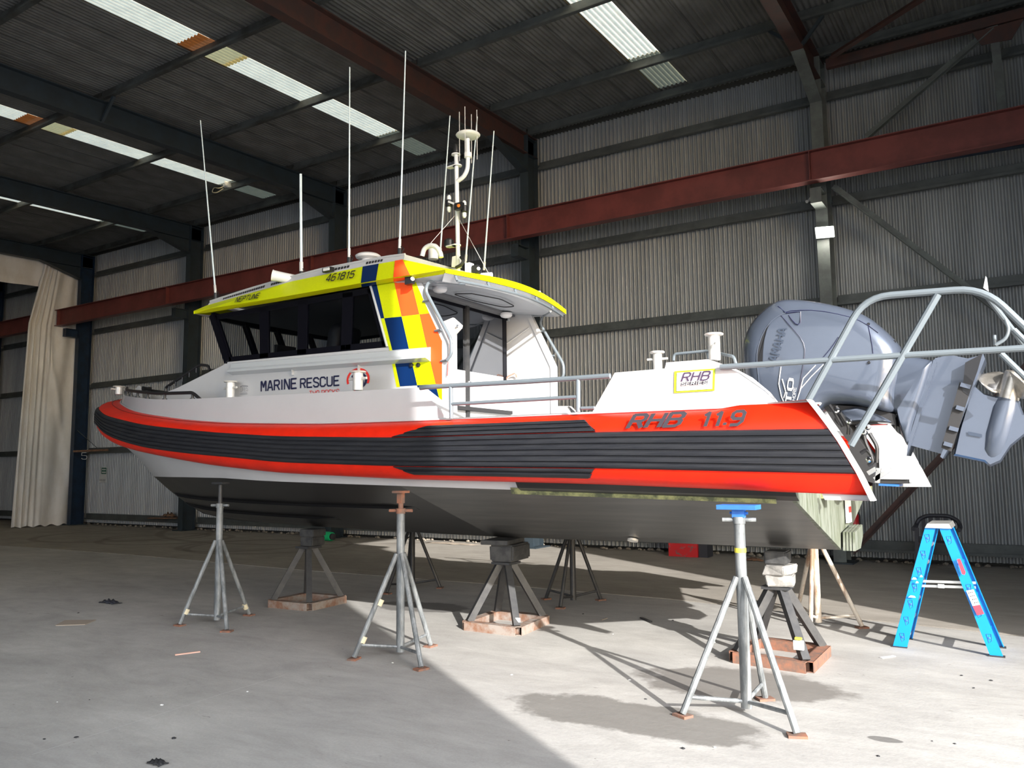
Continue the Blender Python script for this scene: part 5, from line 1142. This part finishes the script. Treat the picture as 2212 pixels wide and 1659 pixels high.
# transom bracket, steering gear, hoses and tilt ram
mb = MB(); mb.pillow(spl(epoly([(830, 1080), (900, 1050), (1000, 1045), (1210, 1140), (1200, 1160), (1000, 1150), (900, 1150)])), EY, .22); mb.build('swivel_bracket', M['engine'], OB, True, 60)
mb = MB(); mb.prism([V(p.x, EY-.16, p.z) for p in epoly([(700, 1010), (830, 1030), (1000, 1040), (1240, 1095), (1250, 1180), (1180, 1150), (900, 1170), (990, 1300), (1080, 1420), (1085, 1600), (960, 1560), (900, 1300), (790, 1150)])], (0, .32, 0)); mb.build('clamp_bracket', M['blackm'], OB)
for dy in (-.12, .12):
    mb = MB(); mb.tube([V(*e(*Z6(1070, 1070)))+V(0, dy, 0), V(*e(*Z6(1245, 1115)))+V(0, dy, 0)], .018, 8); mb.build('tilt_ram', M['chrome'], OB, True)
for L in ([(780, 1030), (830, 1110), (875, 1180), (870, 1240)], [(985, 1210), (1000, 1300), (1040, 1380), (1060, 1450), (1020, 1470)], [(1030, 1230), (1090, 1330), (1085, 1450)], [(730, 1020), (760, 1060), (830, 1180)], [(965, 1380), (1010, 1350), (1050, 1400)]):
    mb = MB(); mb.tube([aty(*Z6(*q), 6.55) for q in L], .014, 8, .04); mb.build('hose', M['black'], OB, True)
for (u_, v_) in ((800, 1070), (880, 1150), (1015, 1190), (1025, 1430), (950, 1190), (1000, 1230)):
    q = aty(*Z6(u_, v_), 6.5); mb = MB(); mb.lathe(q, (random.random()-.5, -1, .3), [(.02, 0), (.02, .03), (.012, .04)], 8); mb.build('fitting', M['chrome'], OB, True)
for (x_, y_) in ((1876, 700), (1932, 738), (1877, 783)):
    q = onc(x_, y_); mb = MB(); mb.lathe(q, (0, -1, 0), [(.012, 0), (.009, .006)], 10); mb.build('cowl_bolt', M['black'], OB)
# trim tab arms low on the stern and far side white stern plate
for P in ([(1070, 1575), (1190, 1495)], [(1020, 1530), (1080, 1495)], [(1090, 1600), (1100, 1490)]):
    mb = MB(); mb.beam(aty(*Z6(*P[0]), 6.1), aty(*Z6(*P[1]), 6.1), .03, .03); mb.build('trim_tab_arm', M['alu'], B)
fq = [(1048, 1190), (1180, 1190), (1260, 1240), (1330, 1330), (1390, 1440), (1455, 1600), (1330, 1600), (1320, 1520), (1090, 1520), (1070, 1300)]
mb = MB(); P = [aty(*Z6(*q), 8.55) for q in fq]; mb.prism(P, (0, .05, 0)); mb.build('stern_side_plate', M['white'], B)
mb = MB(); P = [aty(*Z6(*q), 8.53) for q in ((1085, 1522), (1322, 1524), (1322, 1575), (1090, 1572))]; mb.prism(P, (0, .4, 0)); mb.build('stern_flange', M['greypaint'], B)
mb = MB(); P = [aty(*Z6(*q), 8.55) for q in ((1100, 1606), (1250, 1612), (1250, 1628), (1100, 1622))]; mb.prism(P, (0, .3, 0)); mb.build('blue_pad', M['bluepad'], B)
mb = MB(); P = [aty(*Z6(*q), 8.55) for q in ((1095, 1575), (1322, 1576), (1322, 1606), (1110, 1606))]; mb.prism(P, (0, .3, 0)); mb.build('stern_block', M['blackm'], B)

# ------------------------------------------------------------------ boat stands
def stand(px, feet, top, label, mt, pad='tee', jun=.84, sleeve=1.24, group='tripod boat stands'):
    base = Vector(px); base.z = 0
    s = thing('boat_stand', base, label, 'stand')
    m = M[mt]; mb = MB(); mb.tube([base+V(0, 0, .03), base+V(0, 0, sleeve)], .036, 14); mb.build('post', m, s, True)
    mb = MB(); mb.tube([base+V(0, 0, sleeve), base+V(0, 0, top-.03)], .023, 12); mb.build('screw', M['galv'] if pad == 'blue' else (M['rust'] if pad == 'red' else M['standd']), s, True)
    mb = MB(); mb.lathe(base+V(0, 0, sleeve-.02), (0, 0, 1), [(.042, 0), (.042, .045)], 12); c = base+V(0, 0, sleeve+.005); mb.tube([c+V(-.105, -.03, 0), c+V(.105, .03, 0)], .014, 8); mb.build('screw_handle', M['rust'] if pad == 'red' else m, s, True)
    for f in feet:
        f = Vector(f); d = (f-base); d.z = 0; j = base+d.normalized()*.035+V(0, 0, jun)
        mb = MB(); mb.tube([j+V(0, 0, .03), f+V(0, 0, .02)], .022, 10); mb.build('leg', m, s, True)
        mb = MB(); mb.box(f+V(0, 0, .008), (.11, .08, .016), rz=random.uniform(0, 3)); mb.build('foot_plate', M['rust'], s)
        mb = MB(); k = lerp(j, f, .86); mb.tube([base+V(0, 0, .07), k], .014, 8); mb.build('brace', m, s, True)
    t_ = base+V(0, 0, top)
    if pad == 'blue': mb = MB(); mb.box(t_-V(0, 0, .015), (.26, .14, .03)); mb.build('pad', M['bluepad'], s); mb = MB(); mb.box(t_-V(0, 0, .055), (.08, .05, .06)); mb.tube([t_+V(-.06, 0, -.055), t_+V(.06, 0, -.055)], .01, 6); mb.build('pad_yoke', M['bluepad'], s)
    elif pad == 'red': mb = MB(); mb.box(t_-V(0, 0, .01), (.12, .10, .02)); mb.box(t_-V(0, 0, .06), (.05, .05, .1)); mb.build('pad', M['rust'], s)
    else: mb = MB(); mb.box(t_-V(0, 0, .01), (.18, .1, .02)); mb.build('pad', M['standd'], s)
    return s
def cen(*q): p = sum([Vector(x_) for x_ in q], Vector())/len(q); return p
f1 = [atz(388, 1352), atz(538, 1330), atz(490, 1365)]; s1 = stand((-7.42, 5.76, 0), f1, 1.495, 'galvanised tripod stand under the bow, leftmost of the near row', 'galv', 'tee')
f2 = [atz(765, 1425), atz(910, 1447), atz(930, 1397)]; s2 = stand((-4.70, 5.56, 0), f2, 1.42, 'galvanised tripod stand with rusty red screw amidships', 'galv', 'red')
f3 = [atz(1475, 1548), atz(1722, 1592), atz(1653, 1512)]; s3 = stand((-1.64, 5.42, 0), f3, 1.345, 'large galvanised tripod stand with blue pad nearest the camera', 'galv', 'blue')
g1 = [V(-6.82, 8.89, 0), V(-7.12, 8.15, 0), V(-7.45, 8.95, 0)]; stand((-7.13, 8.68, 0), g1, 1.44, 'dark tripod stand partly hidden behind the rusty red screwed stand', 'standd')
g2 = [V(-5.08, 8.76, 0), V(-4.61, 8.27, 0), V(-4.46, 9.01, 0)]; stand((-4.68, 8.72, 0), g2, 1.40, 'dark tripod stand on the far side amidships, right of the middle trestle', 'standd')
g3 = [V(-1.46, 8.72, 0), V(-1.90, 8.50, 0), V(-2.18, 9.15, 0)]; stand((-1.86, 8.66, 0), g3, 1.32, 'tan rusty tripod stand on the far side under the stern', 'standtan')
# tape on the stands
for st_, a_, b_, k, m in ((s2, V(-4.70, 5.56, .84), f2[0], .78, 'tape'), (s2, V(-4.70, 5.56, .84), f2[0], .42, 'tape'), (s1, V(-7.42, 5.76, .84), f1[0], .80, 'yellowtape'), (s1, V(-7.42, 5.76, .84), f1[1], .84, 'yellowtape')):
    mb = MB(); p = lerp(a_, b_, k); q = lerp(a_, b_, k+.06); mb.tube([p, q], .027, 10); mb.build('tape', M['tape'], st_)
mb = MB(); mb.tube([V(-1.64, 5.42, 1.03), V(-1.64, 5.42, 1.06)], .038, 14); mb.build('tape', M['yellowtape'], s3, True)

# keel trestles with timber blocks
def trestle(c0, c1, c2, ztop, label, mleg='standd', mbase='rustgrey'):
    """c0 near-left, c1 near-right, c2 far-right base corners on the floor"""
    c0, c1, c2 = Vector(c0), Vector(c1), Vector(c2); c3 = c0+(c2-c1); cs = [c0, c1, c2, c3]; c = cen(*cs)
    t = thing('keel_trestle', c, label, 'trestle')
    for a, b in zip(cs, cs[1:]+cs[:1]):
        mb = MB(); d = (b-a).normalized(); A = a-d*.0; Bp = b+d*.0
        n_ = V(-d.y, d.x, 0); hw = .045; z0, z1 = .0, .085; th = .006
        # hollow box section
        for (o_, w_, h_, zc) in ((-hw, th, z1, z1/2), (hw, th, z1, z1/2)): mb.beam(A+n_*o_+V(0, 0, zc), Bp+n_*o_+V(0, 0, zc), w_, h_)
        mb.beam(A+V(0, 0, th/2), Bp+V(0, 0, th/2), hw*2, th); mb.beam(A+V(0, 0, z1-th/2), Bp+V(0, 0, z1-th/2), hw*2, th)
        mb.build('base_rail', M[mbase], t)
    for k, p in enumerate(cs):
        tp = c+(p-c)*.16+V(0, 0, ztop-.02); bt = c+(p-c)*.93+V(0, 0, .08)
        mb = MB(); mb.beam(bt, tp, .065, .065, (p-c)); mb.build('leg', M[mleg], t)
    mb = MB(); mb.box(c+V(0, 0, ztop-.012), (.22, .22, .024)); mb.build('top_plate', M['standd'], t)
    return t, c
t1, cc1 = trestle(atz(585, 1311), atz(668, 1319), atz(742, 1302), .70, 'dark steel keel trestle under the bow, leftmost of the three', mbase='rustgrey')
t2, cc2 = trestle(atz(1008, 1360), atz(1118, 1373), atz(1178, 1347), .655, 'rusty based keel trestle in the middle under the boat', mbase='rustgrey')
t3, cc3 = trestle(atz(1588, 1430), atz(1745, 1453), atz(1783, 1416), .60, 'rusty keel trestle nearest the stern behind the blue padded stand', mbase='rust')
mb = MB(); mb.box(t2.location+V(.22, -.27, .20), (.05, .004, .04)); 
def block(c, d, m, label, rz=0.0, irregular=0.0):
    bm = bmesh.new(); bmesh.ops.create_cube(bm, size=1)
    for v in bm.verts: v.co = Vector((v.co.x*d[0], v.co.y*d[1], v.co.z*d[2]))+V(random.uniform(-1, 1), random.uniform(-1, 1), random.uniform(-.2, .2))*irregular
    bmesh.ops.bevel(bm, geom=list(bm.edges), offset=min(d)*.10, segments=2, affect='EDGES')
    me = bpy.data.meshes.new('timber_block'); bm.to_mesh(me); bm.free(); me.materials.append(M[m]); o = bpy.data.objects.new('timber_block', me); COL.objects.link(o)
    o.location = c; o.rotation_euler = (0, 0, rz); return tag(o, label, 'timber block')
zk1 = zk(cc1.x); zk2 = zk(cc2.x); zk3 = zk(cc3.x)
block(V(cc1.x-.03, 7.15, .755), (.19, .24, .11), 'timberblk', 'square black timber block on the bow trestle', .1); block(V(cc1.x-.03, 7.15, .855), (.22, .24, .085), 'timberblk', 'thin black packer between bow trestle block and keel', .1)
block(V(cc2.x-.02, 7.2, .745), (.26, .46, .17), 'timberblk', 'big black timber block on the middle trestle', .15, .008); block(V(cc2.x-.08, 7.15, .855), (.30, .46, .045), 'timberblk', 'flat black packer on the middle trestle block', .18)
block(V(cc3.x+.02, 7.05, .65), (.22, .26, .085), 'timbergrey', 'weathered grey block, lowest on the stern trestle', .2, .012); block(V(cc3.x+.02, 7.05, .735), (.19, .26, .075), 'timbergrey', 'weathered grey rounded block in the middle of the stern trestle pile', -.1, .02); block(V(cc3.x, 7.08, .832), (.18, .24, .11), 'timberblk', 'black timber block between grey blocks and keel at the stern', .05)
mb = MB(); q = lerp(V(*atz(1745, 1453)), cc3, .14); mb.box(q+V(-.02, -.04, .20), (.075, .03, .07)); mb.build('label_tape', M['stickw'], t3); mb = MB(); mb.box(q+V(-.02, -.04, .25), (.05, .03, .016)); mb.build('label_tape', M['yellowtape'], t3)
mb = MB(); q = atz(1118, 1373)+V(-.03, .035, .14); mb.box(q, (.072, .02, .04)); mb.build('label_tape', M['stickw'], t2)

# ------------------------------------------------------------------ step ladder
LD = thing('step_ladder', (-.67, 8.17, 0), 'bright blue step ladder with silver cap standing open at right', 'ladder')
def stile(a, b, yoff, inner=False):
    w = .10; pa = V(*a); pb = V(*b)
    return pa, pb
A0 = [aty(1928, 1398, 7.97), aty(1959, 1400, 7.97), aty(2021, 1139, 8.0), aty(1998, 1139, 8.0)]
A1 = [aty(2139, 1417, 7.97), aty(2168, 1421, 7.97), aty(2051, 1141, 8.0), aty(2028, 1139, 8.0)]
for P, nm in ((A0, 'l'), (A1, 'r')):
    for dy in (0, .42):
        Q = [p+V(0, dy, 0) for p in P]; mb = MB(); mb.prism(Q, (0, .006, 0))
        sgn = 1 if dy == 0 else -1
        for (i, j) in ((0, 3), (1, 2)): 
            off = V(0, .025*sgn, 0)
            d = (Q[j]-Q[i]).normalized(); mb.prism([Q[i], Q[j], Q[j]+off, Q[i]+off], V(.006*(1 if i == 0 else -1), 0, 0))
        s_o = mb.build('stile', M['ladder'], LD)
        if dy == 0:
            for k in range(7 if nm == 'l' else 5):
                t_ = .09+.137*k if nm == 'l' else .10+.19*k
                c = lerp(lerp(Q[3], Q[2], .5), lerp(Q[0], Q[1], .5), t_); mb = MB(); mb.lathe(c+V(0, -.001, 0), (0, -1, 0), [(.011, 0), (.011, .003), (.006, .005)], 10); mb.tube([c+V(-.018, -.002, .03), c+V(.016, -.002, .034), c+V(.018, -.002, -.02), c+V(-.004, -.002, -.04), c+V(-.018, -.002, .03)], .0022, 4); mb.build('tread_rivet', M['bluepad'], s_o)
for k in range(6):
    t_ = .16+.155*k
    c = lerp(lerp(A0[3], A0[2], .5), lerp(A0[0], A0[1], .5), t_) ; mb = MB(); mb.box(c+V(0, .215, 0), (.07, .40, .022)); mb.build('tread', M['alu'], LD)
for k in range(3):
    t_ = .3+.27*k; c = lerp(lerp(A1[3], A1[2], .5), lerp(A1[0], A1[1], .5), t_); mb = MB(); mb.box(c+V(0, .215, 0), (.03, .40, .03)); mb.build('cross_bar', M['ladder'], LD)
tp = [aty(2003, 1131, 7.99), aty(2050, 1131, 7.99), aty(2056, 1142, 7.99), aty(1998, 1140, 7.99)]
mb = MB(); mb.prism([p+V(0, -.012, 0) for p in tp], (0, .46, 0)); mb.build('top_cap', M['alu'], LD)
for (y0, y1) in ((1255, 1259), (1265, 1269)):
    mb = MB(); a_ = aty(1978, y0, 8.03); b_ = aty(2108, y1, 8.03); mb.beam(a_, b_, .008, .022, (0, 0, 1)); mb.build('spreader', M['alu'], LD)
mb = MB(); mb.box(aty(2033, 1266, 8.02), (.05, .012, .035)); mb.build('spreader_hinge', M['alu'], LD)
q = lambda x_, y_: aty(x_, y_, 7.962)
mb = MB(); mb.prism([q(2067, 1208), q(2074, 1207), q(2086, 1236), q(2084, 1242), q(2078, 1240)], (0, -.003, 0)); sk_ = mb.build('sticker', M['stickr'], LD); sk_['label'] = 'red badge'
mb = MB(); mb.prism([q(2087, 1276), q(2103, 1273), q(2117, 1306), q(2101, 1309)], (0, -.003, 0)); mb.build('sticker', M['stickw'], LD)['label'] = 'white warning label'
mb = MB(); mb.prism([q(2101, 1309), q(2117, 1306), q(2126, 1326), q(2111, 1329)], (0, -.003, 0)); mb.build('sticker', M['stickr'], LD)
for k in range(4):
    for j in range(3):
        c = q(2093+k*4.2+j*3.6, 1281+k*7-j*.8); mb = MB(); mb.box(c+V(0, -.004, 0), (.006, .002, .009)); mb.build('sticker_print', M['darktext'], LD)
for (x_, y_, w_) in ((1975, 1250, .02), (1981, 1258, .012), (1990, 1245, .012), (1970, 1289, .03)):
    mb = MB(); c = q(x_, y_); mb.prism([c+V(-w_, 0, -.008), c+V(w_, 0, -.006), c+V(w_*.7, 0, .008), c+V(-w_*.3, 0, .012)], (0, -.002, 0)); mb.build('paint_splash', M['stickw'], LD)
for P in (A0, A1):
    c = (P[0]+P[1])/2
    for dy in (.01, .41): mb = MB(); mb.box(c+V(0, dy, .004), (.12, .05, .012)); mb.build('foot', M['blackm'], LD)

# ------------------------------------------------------------------ things by the wall
CH = thing('plastic_chair', (-1.25, 14.0, 0), 'dark plastic armchair behind the blue ladder against the wall', 'chair')
cy = 13.9; cx = (aty(1992, 1150, cy).x+aty(2063, 1150, cy).x)/2; hw = .30
zt_c = aty(2030, 1113, cy).z
mb = MB(); mb.tube([V(cx-hw, cy-.38, .64), V(cx-hw, cy, .66), V(cx-hw+.03, cy+.05, zt_c-.08), V(cx-.15, cy+.06, zt_c-.01), V(cx+.15, cy+.06, zt_c-.01), V(cx+hw-.03, cy+.05, zt_c-.08), V(cx+hw, cy, .66), V(cx+hw, cy-.38, .64)], .032, 8, .12); mb.build('arm_and_back_rim', M['chair'], CH, True)
for k in range(5):
    x_ = cx-.2+.1*k; mb = MB(); mb.beam((x_, cy+.05, .44), (x_, cy+.06, zt_c-.04), .055, .012, (0, 1, 0)); mb.build('back_slat', M['chair'], CH)
mb = MB(); mb.box((cx, cy-.18, .43), (.50, .46, .03)); mb.build('seat', M['chair'], CH)
for sx in (-1, 1):
    for yy in (cy-.38, cy+.06): mb = MB(); mb.beam((cx+sx*.29, yy-.02, 0), (cx+sx*.25, yy, .66 if yy < cy else .5), .05, .04, (0, 1, 0)); mb.build('leg', M['chair'], CH)
t = thing('fire_extinguisher', aty(1843, 1150, 14.25), 'red fire extinguisher hung low on the floodlight column', 'extinguisher')
q = aty(1844, 1130, 14.2); mb = MB(); mb.lathe(q-V(0, 0, .22), (0, 0, 1), [(.07, 0), (.085, .02), (.085, .34), (.05, .40), (.025, .42)], 16); mb.build('cylinder', M['extred'], t, True); mb = MB(); mb.box(q+V(0, 0, .23), (.1, .04, .05)); mb.tube([q+V(.03, 0, .22), q+V(.1, 0, .15), q+V(.1, 0, -.05)], .012, 6, .04); mb.build('valve', M['black'], t)
t = thing('tool_case', atz(1475, 1203), 'scuffed red metal case on the floor by the wall, seen under the hull', 'case')
q = atz(1475, 1203); mb = MB(); mb.box(q+V(0, .18, .14), (.54, .34, .28)); mb.build('body', M['extred'], t); mb = MB(); mb.box(q+V(.36, .2, .12), (.16, .3, .24)); mb.build('side_bin', M['chair'], t); mb = MB(); mb.tube([q+V(-.1, .18, .28), q+V(-.1, .18, .34), q+V(.1, .18, .34), q+V(.1, .18, .28)], .012, 6, .02); mb.build('handle', M['black'], t)
t = thing('jerry_can', atz(710, 1167), 'green drum with a black cap lying on the floor behind the bow trestle', 'container')
r_ = .105; q = atz(690, 1167)+V(0, 0, r_); L_ = .46
mb = MB(); mb.lathe(q, V(1, -.1, 0), [(r_*.9, 0), (r_, .03), (r_, L_-.03), (r_*.9, L_)], 18); mb.build('body', M['green'], t, True); mb = MB(); mb.lathe(q+V(L_, -.06, 0), V(1, -.3, 0), [(r_*.7, -.02), (r_*.7, .06), (r_*.4, .08)], 14); mb.build('cap', M['blackm'], t, True)
t = thing('wall_sign', aty(222, 1025, WY-.05), 'small green and white instruction sign on the wall by the navy column', 'sign')
Yw = WY-.035; w_ = lambda x_, y_: aty(x_, y_, Yw)
mb = MB(); mb.prism([w_(214, 1042), w_(229, 1042), w_(231.5, 1009), w_(218, 1009)], (0, -.01, 0)); mb.build('board', M['signw'], t)
Yw = WY-.05; mb = MB(); mb.prism([w_(219, 1024), w_(229.5, 1024), w_(230.5, 1010.5), w_(219.5, 1010.5)], (0, -.003, 0)); mb.build('print', M['signg'], t); Yw = WY-.058
for y0 in (1014, 1020): mb = MB(); mb.prism([w_(220.5, y0+1.5), w_(228.5, y0+1.5), w_(228.7, y0-1), w_(220.5, y0-1)], (0, -.002, 0)); mb.build('print', M['signw'], t)
for k in range(4): mb = MB(); mb.prism([w_(215.5+k*3.4, 1039), w_(217+k*3.4, 1039), w_(217.2+k*3.4, 1035), w_(215.7+k*3.4, 1035)], (0, -.002, 0)); mb.build('print', M['greytext'], t)
mb = MB(); mb.beam(aty(325, 1119, WY-.27), aty(388, 1119, WY-.27), .2, .03); o = mb.build('timber_plank', M['timber']); single(o, aty(325, 1119, WY-.2)); tag(o, 'brown plank resting on the lowest girt behind the bow', 'plank')
def rag(c, sx, sy, h, m, name, label, cat):
    mb = MB(); rows = []; n_ = 9
    for j in range(n_): rows.append([Vector(c)+V((i/(n_-1)-.5)*sx*(1+.15*math.sin(j*2)), (j/(n_-1)-.5)*sy*(1+.2*math.sin(i*1.7)), h*abs(math.sin(i*1.3+j*.9))*math.cos((i/(n_-1)-.5)*2.6)*math.cos((j/(n_-1)-.5)*2.6)+.004) for i in range(n_)])
    mb.grid(rows); o = mb.build(name, m, None, True, 80); single(o, Vector(c)); o.modifiers.new('s', 'SOLIDIFY').thickness = .003; return tag(o, label, cat)
rag(aty(365, 1117, WY-.28), .55, .18, .16, M['timber'], 'sacking', 'crumpled brown sacking heaped on the plank behind the bow', 'sack')
rag(atz(238, 1303), .30, .12, .06, M['chair'], 'glove', 'dark curled scrap of rubber lying on the floor at left', 'scrap')
rag(atz(340, 1650), .11, .06, .03, M['blackm'], 'rubber_scrap', 'small black scrap at the bottom left edge of the floor', 'scrap')
rag(atz(1690, 1207), .2, .1, .05, M['rust'], 'bark_scrap', 'brown scrap on the floor behind the stern trestle', 'scrap')
rag(atz(1505, 1205)+V(1.0, 0, 0), .34, .15, .06, M['timber'], 'offcut', 'brown offcut on the floor right of the red case', 'scrap')
rag(V(-10.6, 14.25, 0), 1.2, .2, .04, M['bark'], 'net_scrap', 'pale tangled netting on the sunlit floor by the wall', 'netting')
def stick(a, b, w, h, m, label, name='stick'):
    mb = MB(); a = Vector(a); b = Vector(b); mb.beam(a+V(0, 0, h/2+.001), b+V(0, 0, h/2+.001), w, h); o = mb.build(name, m); single(o, a); return tag(o, label, 'stick')
stick(atz(378, 1416), atz(432, 1409), .022, .01, M['pinkwood'], 'pink timber stick lying on the floor in front of the bow stand')
stick(atz(1385, 1336), atz(1406, 1345), .03, .015, M['black'], 'black strip on the floor in the boat shadow')
stick(atz(1903, 1422), atz(1932, 1418), .03, .006, M['stickw'], 'pale sliver on the floor in front of the ladder')
stick(atz(1300, 1340), atz(1312, 1336), .012, .006, M['bark'], 'thin curled twig in the boat shadow edge')
mb = MB(); mb.prism([atz(120, 1352), atz(184, 1350), atz(208, 1340), atz(140, 1341)], (0, 0, .008)); o = mb.build('cardboard_sheet', M['bark']); single(o, atz(160, 1348)); tag(o, 'flat brownish sheet lying on the floor at far left', 'sheet')
random.seed(3)
for k in range(26):
    x_ = random.uniform(30, 2150); y_ = random.uniform(1320, 1640); p = atz(x_, y_)
    mb = MB(); r_ = random.uniform(.006, .016); mb.lathe(p, (random.uniform(-.3, .3), random.uniform(-.3, .3), 1), [(r_, 0), (r_*.8, r_*.35), (r_*.3, r_*.5)], 5)
    o = mb.build('grit', M['blackm'] if k % 3 else M['signw']); single(o, p); tag(o, 'small loose chip of grit on the concrete floor', 'grit', 'loose grit scattered over the floor')
for o in bpy.data.objects:
    if '_o' in o: del o['_o']
